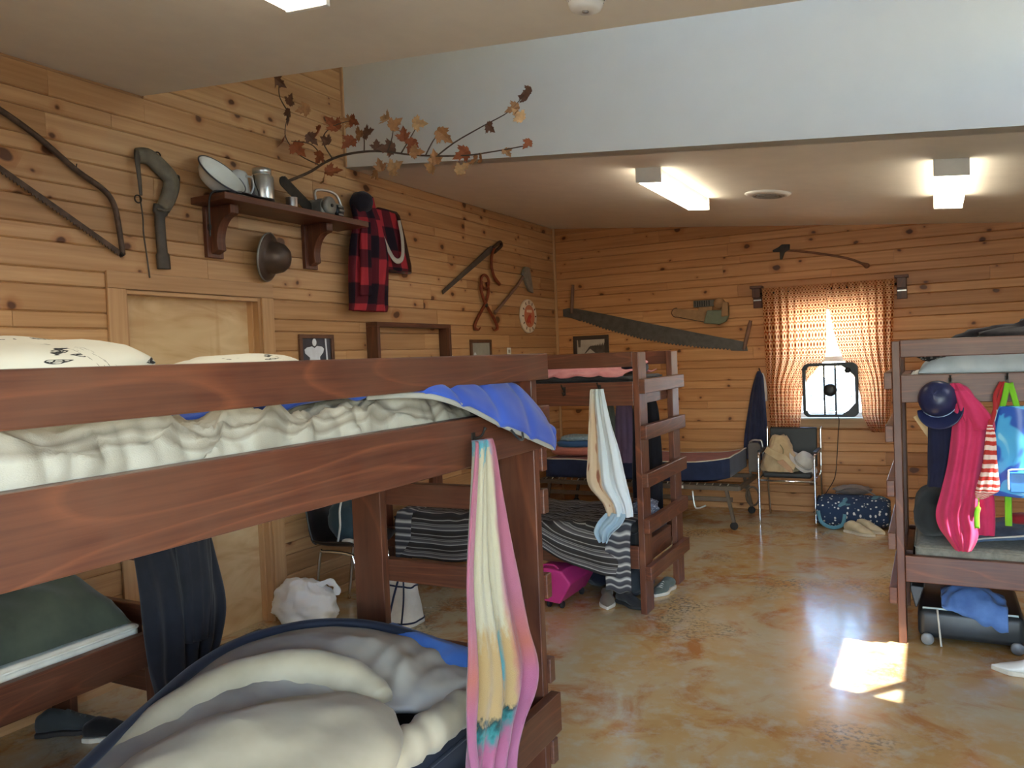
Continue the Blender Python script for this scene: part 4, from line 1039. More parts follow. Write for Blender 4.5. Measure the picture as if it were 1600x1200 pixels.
G().prism([(0.06, 0.05), (0.10, 0.05), (0.105, 0.10), (0.08, 0.12), (0.06, 0.10)], (0.0115, -1.935, 1.58), (0, 1, 0), (0, 0, 1), 0.001).build('figure', LT, pr)
t, rect = framed('framed_photograph', 'dark framed forest photograph on the back wall under the long saw', (0.205, -0.002, 1.60), (1, 0, 0), 0.42, 0.245, 0.045, simple('black_frame', srgb(60, 48, 40), 0.5))
pr = rect(0.045, 0.375, 0.045, 0.20, 0.003, 0.006).build('print', simple('sepia_photo', srgb(184, 172, 158), 0.35, 0, 0.12, 12), t)
PO = V((0.205, -0.0115, 1.60)); DKP = simple('dark_sepia', srgb(72, 62, 54), 0.4, 0, 0.3, 20)
tr_ = [(0.375, 0.05), (0.375, 0.13)]
for k in range(9): tr_ += [(0.37 - 0.02*k, 0.165 - 0.004*k), (0.36 - 0.02*k, 0.125)]
tr_ += [(0.19, 0.12), (0.13, 0.05), (0.145, 0.05), (0.20, 0.10), (0.26, 0.05)]
G().prism(tr_, PO, (1, 0, 0), (0, 0, 1), 0.001).build('trees', DKP, pr)
G().prism([(0.06, 0.12), (0.085, 0.12), (0.09, 0.20), (0.055, 0.20)], PO, (1, 0, 0), (0, 0, 1), 0.001).build('trunk', DKP, pr)
t = thing('box_shelf', 'dark brown open box shelf mounted low on the left wall', 'shelf', (0.0, -2.93, 1.55))
D_ = 0.105
G().box(0.0, D_, -3.43, -2.40, 1.905, 1.94).build('top_board', ST['y'], t, bevel=0.002)
G().box(0.0, D_, -3.43, -3.395, 1.40, 1.905).build('side_board', ST['z'], t, bevel=0.002)
G().box(0.0, D_, -2.435, -2.40, 1.40, 1.905).build('side_board', ST['z'], t, bevel=0.002)
G().box(0.0, D_, -3.43, -2.40, 1.365, 1.40).build('bottom_board', ST['y'], t, bevel=0.002)
t = thing('light_switch', 'white wall switch plate beside the box shelf', 'switch', (0.0, -2.33, 1.62))
G().box(0.0, 0.006, -2.40, -2.30, 1.60, 1.72).build('plate', WPLASTIC, t, bevel=0.002)
G().box(0.006, 0.03, -2.33, -2.26, 1.60, 1.672).build('timer_box', WPLASTIC, t, bevel=0.004)
G().box(0.006, 0.018, -2.36, -2.348, 1.655, 1.685).build('toggle', simple('grey_plastic', srgb(120, 118, 112), 0.5), t)
t = thing('outlet_plate', 'small white outlet plate on the left wall near the corner', 'outlet', (0.0, -1.17, 1.63))
G().box(0.0, 0.006, -1.21, -1.13, 1.61, 1.735).build('plate', WPLASTIC, t, bevel=0.002)
for z_ in (1.645, 1.70): G().box(0.006, 0.009, -1.188, -1.152, z_ - 0.016, z_ + 0.016).build('socket', simple('outlet_grey', srgb(170, 165, 155), 0.5), t, bevel=0.002)

# ------------------------------------------------------------------ things on the back wall (plane y = 0, U = +x)
BK = (0, -0.02, 0)
t = thing('crosscut_saw', 'long two-man crosscut saw hung slanting across the back wall', 'saw', (1.1, 0.0, 1.6))
top_ = [(0.095, 2.155), (0.17, 2.165), (0.30, 2.142), (0.6, 2.07), (1.069, 1.948), (1.6, 1.815), (2.10, 1.695)]
bot_a = [(2.115, 1.605), (1.95, 1.615)]
edge = [(1.95, 1.615), (1.61, 1.655), (1.3, 1.705), (0.99, 1.775), (0.6, 1.895), (0.30, 2.01)]
teeth = []
for p_, q_ in zip(edge[:-1], edge[1:]):
    teeth += sawteeth(max(3, int(math.dist(p_, q_) / 0.036)), p_, q_, -0.02)[:-1]
teeth.append(edge[-1])
G().prism(list(reversed(top_)) + [(0.095, 2.075), (0.2, 2.05)] + list(reversed(teeth)) + list(reversed(bot_a)), (0, -0.012, 0), (1, 0, 0), (0, 0, 1), 0.005).build('blade', OLDSTEEL, t)
for x0, x1, z0, z1 in ((0.205, 0.235, 2.10, 2.42), (2.08, 2.155, 1.62, 1.91)):
    G().tube(smooth_path([(x0, -0.03, z0), ((x0*0.6+x1*0.4), -0.032, z0*0.6+z1*0.4), (x1, -0.03, z1)], 14), [0.016]*4 + [0.02]*8 + [0.016]*2, 10).build('handle', simple('worn_handle_wood', srgb(122, 92, 76), 0.7, 0, 0.2), t, True)
t = thing('toy_chainsaw', 'carved wooden chainsaw ornament in green and tan on the back wall', 'chainsaw', (1.65, 0.0, 1.9))
TANW = simple('tan_carved_wood', srgb(158, 122, 84), 0.65, 0, 0.18, 15, 0.2); GRN = simple('grey_green_paint', srgb(108, 116, 96), 0.6, 0, 0.15, 15)
ol = [(1.36, 2.005)]
ol = [(1.40 + 0.045*math.cos(math.radians(a_)), 2.035 + 0.045*math.sin(math.radians(a_))) for a_ in range(80, 281, 20)] + [(1.70, 1.92), (1.73, 2.025)]
gb_ = G().prism(ol, (0, -0.03, 0), (1, 0, 0), (0, 0, 1), 0.016).build('guide_bar', TANW, t, bevel=0.003)
o2 = [(x, z) for x, z in ol]
G().tube([(x, -0.038, z) for x, z in ol], 0.007, 6).build('chain', IRON, gb_, True)
G().prism([(1.70, 1.905), (1.86, 1.885), (1.925, 1.91), (1.955, 1.97), (1.955, 2.07), (1.90, 2.075), (1.88, 2.03), (1.74, 2.035)], (0, -0.06, 0), (1, 0, 0), (0, 0, 1), 0.055).build('body', GRN, t, bevel=0.008)
G().prism([(1.885, 1.96), (1.955, 1.965), (1.955, 2.10), (1.90, 2.12)], (0, -0.07, 0), (1, 0, 0), (0, 0, 1), 0.06).build('rear_grip', TANW, t, bevel=0.008)
G().box(1.585, 1.80, -0.05, -0.005, 2.075, 2.145).build('engine_cover', simple('grey_paint_wood', srgb(104, 98, 88), 0.6, 0, 0.15), t, bevel=0.006)
for k in range(7): G().box(1.60 + 0.024*k, 1.611 + 0.024*k, -0.056, -0.05, 2.082, 2.138).build('fin', IRON, t)
G().box(1.635, 1.78, -0.045, -0.006, 2.02, 2.075).build('cylinder', TANW, t, bevel=0.004)
G().lathe([(0.055, 0), (0.055, 0.05), (0.045, 0.058), (0.0, 0.058)], (1.85, -0.01, 2.10), (0, -1, 0), 24).build('fuel_cap', TANW, t, True)
G().lathe([(0.03, 0), (0.03, 0.02), (0.012, 0.024), (0.0, 0.024)], (1.79, -0.06, 1.955), (0, -1, 0), 20).build('dial', simple('pale_dial', srgb(190, 196, 188), 0.4), t, True)
t = thing('pickaroon', 'iron headed pole tool with long thin handle high on the back wall', 'tool', (2.8, 0.0, 2.36))
G().tube(smooth_path([(2.47, -0.022, 2.585), (2.75, -0.022, 2.53), (3.05, -0.022, 2.45), (3.19, -0.022, 2.385), (3.25, -0.022, 2.345)], 30), [0.011]*22 + [0.013, 0.016, 0.02, 0.024, 0.026, 0.024, 0.018, 0.01], 8).build('handle', simple('brown_handle_wood', srgb(124, 84, 60), 0.7, 0, 0.2), t, True)
G().prism([(2.385, 2.585), (2.44, 2.61), (2.475, 2.635), (2.55, 2.63), (2.545, 2.575), (2.50, 2.56), (2.475, 2.49), (2.455, 2.49), (2.455, 2.565), (2.39, 2.57)], (0, -0.008, 0), (1, 0, 0), (0, 0, 1), 0.03).build('head', IRON, t, bevel=0.004)

# curtains, rod brackets
a = Mat('orange_print_curtain', 0.9, 0, 0.1)
uv = a.uv(); x, y, _ = a.sep(uv)
f1 = 21.0
gx = a.math('MULTIPLY', x, f1); gy = a.math('MULTIPLY', y, f1)
row = a.math('FLOOR', gy); sh = a.math('MULTIPLY', a.math('MODULO', row, 2.0), 0.5)
fx = a.math('SUBTRACT', a.math('FRACT', a.math('ADD', gx, sh)), 0.5); fy = a.math('SUBTRACT', a.math('FRACT', gy), 0.5)
r_ = a.math('SQRT', a.math('ADD', a.math('MULTIPLY', fx, fx), a.math('MULTIPLY', a.math('MULTIPLY', fy, fy), 1.3)))
col_ = a.ramp(r_, [(0.0, srgb(112, 46, 30)), (0.20, srgb(120, 52, 32)), (0.26, srgb(214, 140, 74)), (0.34, srgb(228, 176, 118)), (0.48, srgb(236, 206, 162)), (0.56, srgb(196, 104, 60))])
a.color(col_)
tl = a.n('BsdfTranslucent'); a.l(col_, tl.inputs['Color'])
ms = a.n('MixShader'); ms.inputs[0].default_value = 0.6
out = a.nt.nodes['Material Output']
a.l(a.b.outputs[0], ms.inputs[1]); a.l(tl.outputs[0], ms.inputs[2]); a.l(ms.outputs[0], out.inputs['Surface'])
CURT = a.m
t = thing('window_curtain', 'orange patterned curtain on the left half of the back window', 'curtain', (2.55, -0.08, 0.8), 'orange patterned window curtains')
rows_ = [(2.215, 2.285, 2.885, 0.0), (2.12, 2.29, 2.882, 0.0), (1.9, 2.295, 2.875, 0.0), (1.55, 2.30, 2.86, 0.0), (1.42, 2.305, 2.79, 0.0), (1.25, 2.31, 2.66, 0.0), (1.0, 2.32, 2.625, 0.0), (0.80, 2.335, 2.60, 0.0)]
hang(rows_, (0, -0.095, 0), (1, 0, 0), (0, -1, 0), 110, 60, 9, 0.016, None, 0.3, (0.95, 1.42), 0.5).build('panel', CURT, t, True)
G().tube([(2.25, -0.075, 2.165), (2.87, -0.075, 2.17)], 0.012, 10).build('rod', IRON, t, True)
t = thing('window_curtain', 'orange patterned curtain pulled aside on the right half of the back window', 'curtain', (3.2, -0.08, 0.8), 'orange patterned window curtains')
rows_ = [(2.215, 2.875, 3.465, 0.0), (2.12, 2.88, 3.462, 0.0), (1.95, 2.90, 3.455, 0.0), (1.7, 2.945, 3.44, 0.0), (1.50, 3.01, 3.43, 0.0), (1.30, 3.115, 3.42, 0.0), (1.1, 3.155, 3.41, 0.0), (0.95, 3.165, 3.40, 0.0), (0.80, 3.24, 3.385, 0.0)]
hang(rows_, (0, -0.095, 0), (1, 0, 0), (0, -1, 0), 110, 60, 8, 0.016, None, 1.3, (0.95, 1.42), 0.5).build('panel', CURT, t, True)
G().tube([(2.88, -0.075, 2.17), (3.49, -0.075, 2.165)], 0.012, 10).build('rod', IRON, t, True)
for x0, lab in ((2.17, 'dark wooden curtain bracket left of the back window'), (3.465, 'dark wooden curtain bracket right of the back window')):
    t = thing('curtain_bracket', lab, 'bracket', (x0 + 0.05, 0, 2.03), 'wooden curtain brackets')
    G().box(x0 + 0.015, x0 + 0.10, -0.03, 0.0, 2.03, 2.22).build('back_plate', ST['z'], t, bevel=0.003)
    G().box(x0, x0 + 0.115, -0.11, 0.0, 2.22, 2.245).build('cap', ST['x'], t, bevel=0.003)
    G().box(x0 + 0.02, x0 + 0.095, -0.10, -0.03, 2.13, 2.22).build('arm', ST['z'], t, bevel=0.003)
    G().box(x0 + 0.02, x0 + 0.095, -0.034, -0.03, 2.10, 2.112).build('groove_strip', STEEL, t)

# box fan in the window
t = thing('box_fan', 'black box fan standing on the sill of the back window', 'fan', (2.89, -0.08, 0.93))
FX0, FX1, FZ0, FZ1 = 2.645, 3.14, 0.945, 1.46
def rrect(x0, x1, z0, z1, r, n=6):
    o_ = []
    for cx_, cz_, a0 in ((x1-r, z1-r, 0), (x0+r, z1-r, 90), (x0+r, z0+r, 180), (x1-r, z0+r, 270)):
        for k in range(n+1):
            an = math.radians(a0 + 90*k/n); o_.append((cx_ + r*math.cos(an), cz_ + r*math.sin(an)))
    return o_
oo = rrect(FX0, FX1, FZ0, FZ1, 0.06); ii = rrect(FX0 + 0.028, FX1 - 0.028, FZ0 + 0.028, FZ1 - 0.028, 0.045)
n = len(oo); y0, y1 = -0.15, -0.045
vs_ = [(x, y0, z) for x, z in oo] + [(x, y0, z) for x, z in ii] + [(x, y1, z) for x, z in oo] + [(x, y1, z) for x, z in ii]
fs = []
for i in range(n):
    j = (i+1) % n
    fs += [(i, j, n+j, n+i), (2*n+j, 2*n+i, 3*n+i, 3*n+j), (j, i, 2*n+i, 2*n+j), (n+i, n+j, 3*n+j, 3*n+i)]
G().add(vs_, fs).build('housing', BLACKP, t, bevel=0.003)
cx_, cz_ = (FX0+FX1)/2, (FZ0+FZ1)/2
for x_ in (cx_ - 0.05, cx_ + 0.05): G().box(x_ - 0.008, x_ + 0.008, -0.155, -0.14, FZ0 + 0.02, FZ1 - 0.02).build('strut', BLACKP, t)
G().lathe([(0.06, 0), (0.06, 0.03), (0.05, 0.045), (0.02, 0.05), (0.0, 0.05)], (cx_, -0.12, cz_), (0, -1, 0), 28).build('motor_hub', BLACKP, t, True)
bm_ = Mat('translucent_blade', 0.4); bm_.color(srgb(214, 222, 226))  # blade colour set near white to carry the brightness of the window behind
tl = bm_.n('BsdfTranslucent'); tl.inputs['Color'].default_value = (0.8, 0.86, 0.9, 1)
ms = bm_.n('MixShader'); ms.inputs[0].default_value = 0.75
bm_.l(bm_.b.outputs[0], ms.inputs[1]); bm_.l(tl.outputs[0], ms.inputs[2]); bm_.l(ms.outputs[0], bm_.nt.nodes['Material Output'].inputs['Surface']); bm_ = bm_.m
for k in range(5):
    a_ = 2*math.pi*k/5
    def bl2(u, v, a_=a_):
        rr = 0.055 + 0.15*u; an = a_ + (v - 0.5) * (0.55 + 0.25*u)
        return V((cx_ + rr*math.cos(an), -0.09 + (v - 0.5)*0.045, cz_ + rr*math.sin(an)))
    G().grid(bl2, 8, 6).build('blade', bm_, t, True, solid=0.002)
for k in range(1, 9):
    rr = 0.06 + 0.0195*k
    G().tube([(cx_ + rr*math.cos(b_), -0.151, cz_ + rr*math.sin(b_)) for b_ in [2*math.pi*q_/40 for q_ in range(40)]], 0.0011, 4, True).build('grille_ring', BLACKP, t)
for s1, s2 in ((1, 1), (1, -1), (-1, -1), (-1, 1)):
    c_ = (cx_ + s1*0.19, cz_ + s2*0.20)
    G().prism([(cx_ + s1*0.222, cz_ + s2*0.232), (cx_ + s1*(0.10 if s1 > 0 else 0.19), cz_ + s2*0.232), (cx_ + s1*(0.16 if s1 > 0 else 0.21), cz_ + s2*0.19), (cx_ + s1*0.222, cz_ + s2*(0.12 if s1 > 0 else 0.20))][::(1 if s1*s2 > 0 else -1)], (0, -0.145, 0), (1, 0, 0), (0, 0, 1), 0.004).build('corner_panel', BLACKP, t)
G().lathe([(0.028, 0), (0.026, 0.02), (0.0, 0.022)], (cx_ + 0.16, -0.15, cz_ + 0.185), (0, -1, 0), 18).build('control_knob', BLACKP, t, True)
o = G().tube(smooth_path([(2.95, -0.06, 0.944), (2.955, -0.045, 0.90), (2.94, -0.03, 0.75), (2.925, -0.025, 0.55), (2.90, -0.03, 0.35), (2.82, -0.04, 0.2), (2.75, -0.04, 0.06), (2.70, -0.05, 0.006)], 40), 0.004, 6).build('power_cord', BLACKP, None, True)
tag(o, 'thin black power cord running down the wall from the box fan', 'cord')

# coat beside the curtain
t = thing('coat', 'navy coat hanging on the back wall left of the curtain', 'coat', (2.17, -0.09, 0.5))
rows_ = [(1.40, 2.215, 2.245, 0.0), (1.34, 2.19, 2.27, 0.0), (1.2, 2.15, 2.28, 0.0), (0.95, 2.10, 2.285, 0.0), (0.7, 2.06, 2.30, 0.0), (0.52, 2.04, 2.31, 0.0)]
hang(rows_, (0, -0.075, 0), (1, 0, 0), (0, -1, 0), 56, 40, 6, 0.12, 0.045, 0.7, (1, 1), 0.3).build('body', cloth('navy_wool', srgb(48, 52, 78), srgb(36, 40, 62)), t, True)
rows_ = [(1.38, 2.23, 2.27, -0.02), (1.28, 2.24, 2.295, -0.02), (1.16, 2.25, 2.30, -0.02), (1.10, 2.265, 2.30, -0.02)]
hang(rows_, (0, -0.09, 0), (1, 0, 0), (0, -1, 0), 20, 20, 2, 0.1, 0.02, 0.2, (1, 1), 0.4).build('scarf', cloth('pale_grey_scarf', srgb(196, 190, 182)), t, True)
G().tube([(2.228, -0.002, 1.405), (2.228, -0.05, 1.41), (2.228, -0.06, 1.43)], 0.006, 8).build('peg', IRON, t, True)
# ------------------------------------------------------------------ ladder bunk in mid room: bedding and clothes
def drape(x0, x1, yb, yf, ztop, zlow, name, mat, seed=0.0, nu=110, nv=60, bulge=0.02, wob=0.03, uvs=(1.7, 1.6)):
    """blanket lying from y=yb (back) to y=yf (front edge of the bed), then hanging down to zlow(u)"""
    def fn(u, v):
        x = x0 + (x1 - x0) * u
        zl = zlow(u)
        top_len = abs(yf - yb); drop = ztop - zl
        s_ = v * (top_len + drop)
        wr = 0.014 * ridge(x * 4 + seed, s_ * 3.0, 1.0) + 0.008 * ridge(x * 10 + seed, s_ * 6.0, 2.0)
        if s_ < top_len - 0.03:
            return V((x, yb - s_, ztop + wr + 0.02 * nz(x * 2, s_ * 2, seed)))
        k = (s_ - (top_len - 0.03)) / (drop + 0.03)
        z = ztop - drop * max(0.0, k) + wr * max(0, 1 - 5*k)
        y = yf - 0.02 * min(1, k * 6) - bulge * math.sin(min(1, k * 1.3) * math.pi * 0.6) - wob * 0.5 * k * (1 + math.sin(x * 17 + seed + 2 * nz(x * 3, k * 2)))
        return V((x, y, z))
    g = G().grid(fn, nu, nv, False, uvs)
    return g.build(name, mat, None, True, solid=0.006)
STR = stripes('grey_striped_blanket', [(0, srgb(52, 48, 46)), (0.12, srgb(58, 54, 52)), (0.16, srgb(176, 172, 166)), (0.20, srgb(66, 60, 58)), (0.36, srgb(48, 46, 46)), (0.40, srgb(140, 138, 136)), (0.44, srgb(60, 56, 54)), (0.52, srgb(150, 148, 144)), (0.55, srgb(70, 66, 66)), (0.72, srgb(104, 102, 104)), (0.76, srgb(196, 192, 186)), (0.8, srgb(60, 58, 60)), (1, srgb(52, 48, 46))], 6.2, 1, 0.25)
zl = lambda u: cat([(0.24,), (0.235,), (0.23,), (0.25,), (0.30,), (0.42,), (0.40,), (0.31,), (0.26,), (0.245,)], u)[0]
o = drape(0.36, 2.02, -2.80, -3.56, 0.535, zl, 'blanket', STR, 0.4)
tag(o, 'grey and black striped woven blanket over the lower bed of the ladder bunk', 'blanket')
zl2 = lambda u: 0.15 + 0.01 * math.sin(u * 9)
STR2 = stripes('pale_striped_cloth', [(0, srgb(70, 70, 74)), (0.2, srgb(196, 194, 188)), (0.3, srgb(80, 80, 86)), (0.55, srgb(60, 60, 66)), (0.65, srgb(180, 178, 172)), (0.75, srgb(70, 70, 76)), (1, srgb(60, 60, 66))], 9, 1, 0.2)
o = drape(1.935, 2.10, -3.1, -3.575, 0.56, zl2, 'scarf', STR2, 2.0, 24, 50, 0.02, 0.01, (0.2, 1.0))
tag(o, 'pale striped scarf hanging off the corner of the ladder bunk', 'scarf')
o = drape(0.325, 0.46, -3.0, -3.575, 0.55, lambda u: 0.225, 'throw', STR2, 3.0, 20, 40, 0.02, 0.008, (0.2, 1.0))
tag(o, 'light grey striped throw at the head of the ladder bunk', 'blanket')
o = G().ball((2.06, -3.2, 0.60), (0.09, 0.13, 0.065), (0, 0, 0.2), 30, 18, 2, 0.3, 3, 4.0, 0.55).build('crumpled_shirt', dots('blue_grey_floral', srgb(96, 104, 122), srgb(176, 180, 190), 30, 0.3), None, True)
tag(o, 'crumpled blue grey patterned shirt beside the ladder rungs', 'shirt')

PINK = cloth('pink_blanket', srgb(224, 150, 150), srgb(200, 122, 126), 0.9, 12)
def pk(u, v):
    x = 0.6 + 1.44 * u; y = -3.475 + 0.70 * v
    z = 1.50 + 0.02 * ridge(u * 9, v * 3, 2.0) + 0.05 * math.exp(-((u - 0.62) / 0.3) ** 2) * math.sin(math.pi * v) ** 2 + 0.085 * math.exp(-((u - 0.35) / 0.35) ** 2) * math.sin(math.pi * min(1, v * 1.1)) ** 2
    if u > 0.93: z -= 0.1 * (u - 0.93)
    if v < 0.06: z -= 0.02 * (1 - v / 0.06)
    return V((x, y, max(z, 1.486)))
o = G().grid(pk, 80, 40, False, (1.4, 0.7)).build('blanket', PINK, None, True, solid=0.008, soff=1)
tag(o, 'pink blanket on the upper deck of the ladder bunk', 'blanket')
t = thing('pillow', 'small pink topped black pillow at the ladder end of the upper deck', 'pillow', (1.99, -3.07, 1.49))
G().ball((1.985, -3.07, 1.528), (0.075, 0.14, 0.042), (0, 0, 0), 28, 18, 2.6, 0.08, 2, 1.0).build('base', DKNAVY, t, True)
G().ball((1.985, -3.05, 1.563), (0.07, 0.12, 0.02), (0, 0, 0), 24, 14, 2.4, 0.08, 2, 1.0).build('cover', PINK, t, True)

hook('empty black coat hook on the rail of the ladder bunk', (1.666, -3.54, 1.395), (0, -1, 0))
hook('black coat hook holding the white towel on the ladder bunk', (1.91, -3.54, 1.405), (0, -1, 0))
a = Mat('white_print_towel', 0.95, 0, 0.1)
uv = a.uv(); x, y, _ = a.sep(uv)
n = a.noise(uv, 9, 3)
xd = a.math('ADD', x, a.math('MULTIPLY', a.math('SUBTRACT', n, 0.5), 0.2))
c = a.ramp(xd, [(0.0, srgb(206, 186, 160)), (0.34, srgb(208, 182, 152)), (0.40, srgb(200, 208, 212)), (0.5, srgb(214, 222, 226)), (1, srgb(212, 220, 226))])
sp_ = a.math('MULTIPLY', a.ramp(a.noise(uv, 5, 2), [(0.58, 0.0), (0.62, 1.0)]), a.ramp(xd, [(0.3, 1.0), (0.45, 0.0)]))
c = a.mix(sp_, c, srgb(160, 104, 80))
a.color(a.mix(a.ramp(y, [(0.0, 0.6), (0.18, 0.55), (0.3, 0.0)]), c, srgb(196, 210, 208))); a.b.inputs['Sheen Weight'].default_value = 0.2
rows_ = [(1.408, 1.872, 1.948, 0.0), (1.385, 1.865, 1.955, 0.005), (1.2, 1.85, 1.99, 0.005), (1.0, 1.835, 2.045, 0.005), (0.82, 1.83, 2.085, 0.01), (0.70, 1.93, 2.115, 0.02), (0.62, 1.955, 2.12, 0.02)]
o = hang(rows_, (0, -3.585, 0), (1, 0, 0), (0, -1, 0), 44, 50, 2.6, 0.017, None, 0.9, (1, 1), 0.35).build('towel', a.m, None, True, solid=0.006)
tag(o, 'white and beige towel hanging from the ladder bunk rail', 'towel')
rows_ = [(0.64, 1.95, 2.09, 0.0), (0.58, 1.90, 2.06, 0.01), (0.52, 1.88, 2.0, 0.02), (0.46, 1.915, 1.965, 0.02)]
o = hang(rows_, (0, -3.615, 0), (1, 0, 0), (0, -1, 0), 24, 24, 2, 0.02, None, 2.0, (1, 1), 0.6).build('blouse', cloth('pale_blue_cotton', srgb(176, 200, 216)), None, True, solid=0.005)
tag(o, 'pale blue blouse crumpled over the striped blanket below the white towel', 'blouse')
# clothes hanging on the far side of the ladder bunk
for lab, x0, x1, zb, colr, sd in (('grey green shirt hanging behind the white towel on the ladder bunk', 1.62, 1.73, 0.80, srgb(92, 96, 88), 0.2), ('mauve purple shirt hanging on the far side of the ladder bunk', 1.71, 1.87, 0.84, srgb(104, 82, 104), 1.2), ('black trousers hanging on the far side beside the ladder post', 1.84, 2.06, 0.42, srgb(34, 32, 38), 2.2)):
    rows_ = [(1.30, x0 + 0.03, x1 - 0.03, 0), (1.2, x0 + 0.015, x1 - 0.01, 0), (1.0, x0, x1, 0), ((1.0 + zb) / 2, x0 - 0.005, x1, 0), (zb, x0 + 0.005, x1 - 0.005, 0)]
    nm = 'trousers' if 'trousers' in lab else 'shirt'
    o = hang(rows_, (0, -2.79, 0), (1, 0, 0), (0, -1, 0), 36, 30, 5, 0.12, 0.03, sd, (1, 1), 0.35).build(nm, cloth('cloth_' + str(int(sd*10)), colr), None, True)
    tag(o, lab, nm, 'clothes on the far side of the ladder bunk')

# under the ladder bunk
t = thing('suitcase', 'bright pink hard suitcase under the ladder bunk', 'suitcase', (1.58, -3.45, 0.0))
PK = simple('pink_plastic', srgb(186, 52, 120), 0.35, 0, 0.08)
G().prism([(1.45, 0.05), (1.62, 0.035), (1.70, 0.17), (1.64, 0.25), (1.52, 0.262), (1.45, 0.25)], (0, -3.20, 0), (1, 0, 0), (0, 0, 1), 0.44).build('shell', PK, t, bevel=0.012, seg=3)
G().box(1.49, 1.535, -3.655, -3.641, 0.07, 0.23).build('name_panel', simple('tan_panel', srgb(176, 138, 92), 0.6), t, bevel=0.003)
for x_, y_ in ((1.53, -3.60), (1.53, -3.28), (1.62, -3.60), (1.62, -3.28)):
    G().lathe([(0.02, -0.012), (0.024, -0.008), (0.024, 0.008), (0.02, 0.012)], (x_, y_, 0.024), (1, 0, 0), 16).build('wheel', RUBBER, t, True)
G().tube(smooth_path([(1.49, -3.6, 0.25), (1.50, -3.6, 0.272), (1.57, -3.6, 0.274), (1.60, -3.6, 0.25)], 14), 0.008, 8).build('handle', PK, t, True)
def shoe(label, c, ang, L, mat, sole, group=None, cat_='shoe', tall=0.085, laces=None, name='shoe'):
    t = thing(name, label, cat_, c, group)
    c = V(c); R = Matrix.Rotation(ang, 3, 'Z')
    def sec(u):
        w_ = cat([(0.30,), (0.38,), (0.33,), (0.36,), (0.46,), (0.44,), (0.26,), (0.05,)], u)[0] * L * 0.42
        h_ = cat([(0.75,), (1.0,), (0.95,), (0.78,), (0.56,), (0.42,), (0.30,), (0.16,)], u)[0] * tall
        return w_, h_
    def f_(u, v):
        w_, h_ = sec(v); an = 2*math.pi*u
        y_ = math.copysign(abs(math.cos(an)) ** 0.8, math.cos(an)) * w_
        z_ = 0.012 + (0.5 + 0.5*math.sin(an)) * h_
        if v < 0.42 and math.sin(an) > 0.55: z_ -= 0.35 * h_ * (math.sin(an) - 0.55)
        return R @ V(((v - 0.5) * L, y_ * (1 - 0.35 * max(0, math.sin(an))), z_)) + c
    g = G().grid(f_, 24, 22, True); g.f.append(tuple(range(24))); g.f.append(tuple(reversed([21*24 + i for i in range(24)])))
    g.build('upper', mat, t, True)
    ol = [((v_ - 0.5) * L * 1.03, sec(v_)[0] * 1.08) for v_ in [k / 14 for k in range(15)]]
    ol = ol + [(x_, -y_) for x_, y_ in reversed(ol)]
    G().prism(ol, c + V((0, 0, 0.0)), R @ V((1, 0, 0)), R @ V((0, 1, 0)), 0.022).build('sole', sole, t, bevel=0.005)
    if laces:
        for k in range(4):
            v_ = 0.48 + 0.07*k; w_, h_ = sec(v_)
            G().tube([R @ V(((v_ - 0.5)*L, s_*w_*0.42, 0.014 + h_*(0.99 - 0.05*abs(s_)*4))) + c for s_ in (-1, 0, 1)], 0.0035, 6).build('lace', laces, t, True)
    return t
WHT = cloth('white_canvas', srgb(206, 204, 196)); BEI = cloth('beige_leather', srgb(206, 196, 168), srgb(186, 174, 146), 0.7, 10, False)
GRYS = cloth('grey_green_mesh', srgb(92, 104, 100)); TAUPE = cloth('taupe_suede', srgb(120, 106, 92))
SOLEW = simple('pale_sole', srgb(206, 200, 186), 0.6); SOLED = simple('dark_sole', srgb(44, 42, 42), 0.7)
shoe('taupe shoe under the middle of the striped blanket', (1.86, -3.42, 0.0), -1.2, 0.25, TAUPE, SOLEW, 'shoes under the ladder bunk')
shoe('dark shoe by the ladder post under the scarf', (2.02, -3.40, 0.0), -0.5, 0.25, cloth('dark_mesh', srgb(52, 50, 52)), SOLED, 'shoes under the ladder bunk')
shoe('grey green sneaker behind the lowest ladder rung', (2.12, -3.05, 0.0), -1.7, 0.27, GRYS, SOLEW, 'shoes under the ladder bunk', laces=WHT)
o = G().ball((1.70, -3.02, 0.13), (0.2, 0.12, 0.13), (0, 0, 0), 28, 18, 2.2, 0.2, 2, 6.0, 0.0).build('duffel_bag', DKNAVY, None, True)
tag(o, 'dark navy soft bag behind the pink suitcase', 'bag')
o = G().ball((1.94, -3.15, 0.11), (0.13, 0.16, 0.11), (0, 0, 0), 28, 18, 2.2, 0.2, 2, 9.0, 0.0).build('duffel_bag', cloth('slate_nylon', srgb(58, 66, 74)), None, True)
tag(o, 'slate grey soft bag behind the shoes under the ladder bunk', 'bag')

# ------------------------------------------------------------------ folding cot along the back wall
t = thing('folding_cot', 'brown metal folding cot on casters in front of the back wall', 'cot', (1.25, -0.65, 0.0))
BRM = simple('brown_painted_steel', srgb(98, 84, 70), 0.5, 0.3, 0.15, 14); CX0, CX1, CY0_, CY1_ = 0.22, 2.20, -1.02, -0.24
for y_ in (CY0_, CY1_): G().box(CX0, CX1, y_ - 0.014, y_ + 0.014, 0.355, 0.395).build('frame_rail', BRM, t, bevel=0.003)
for x_ in (CX0, 1.21, CX1): G().box(x_ - 0.015, x_ + 0.015, CY0_ + 0.014, CY1_ - 0.014, 0.355, 0.395).build('frame_rail', BRM, t, bevel=0.003)
for y_ in (CY0_ + 0.02, CY1_ - 0.02): G().box(CX0 + 0.1, CX1 - 0.06, y_ - 0.01, y_ + 0.01, 0.25, 0.29).build('lower_rail', BRM, t, bevel=0.003)
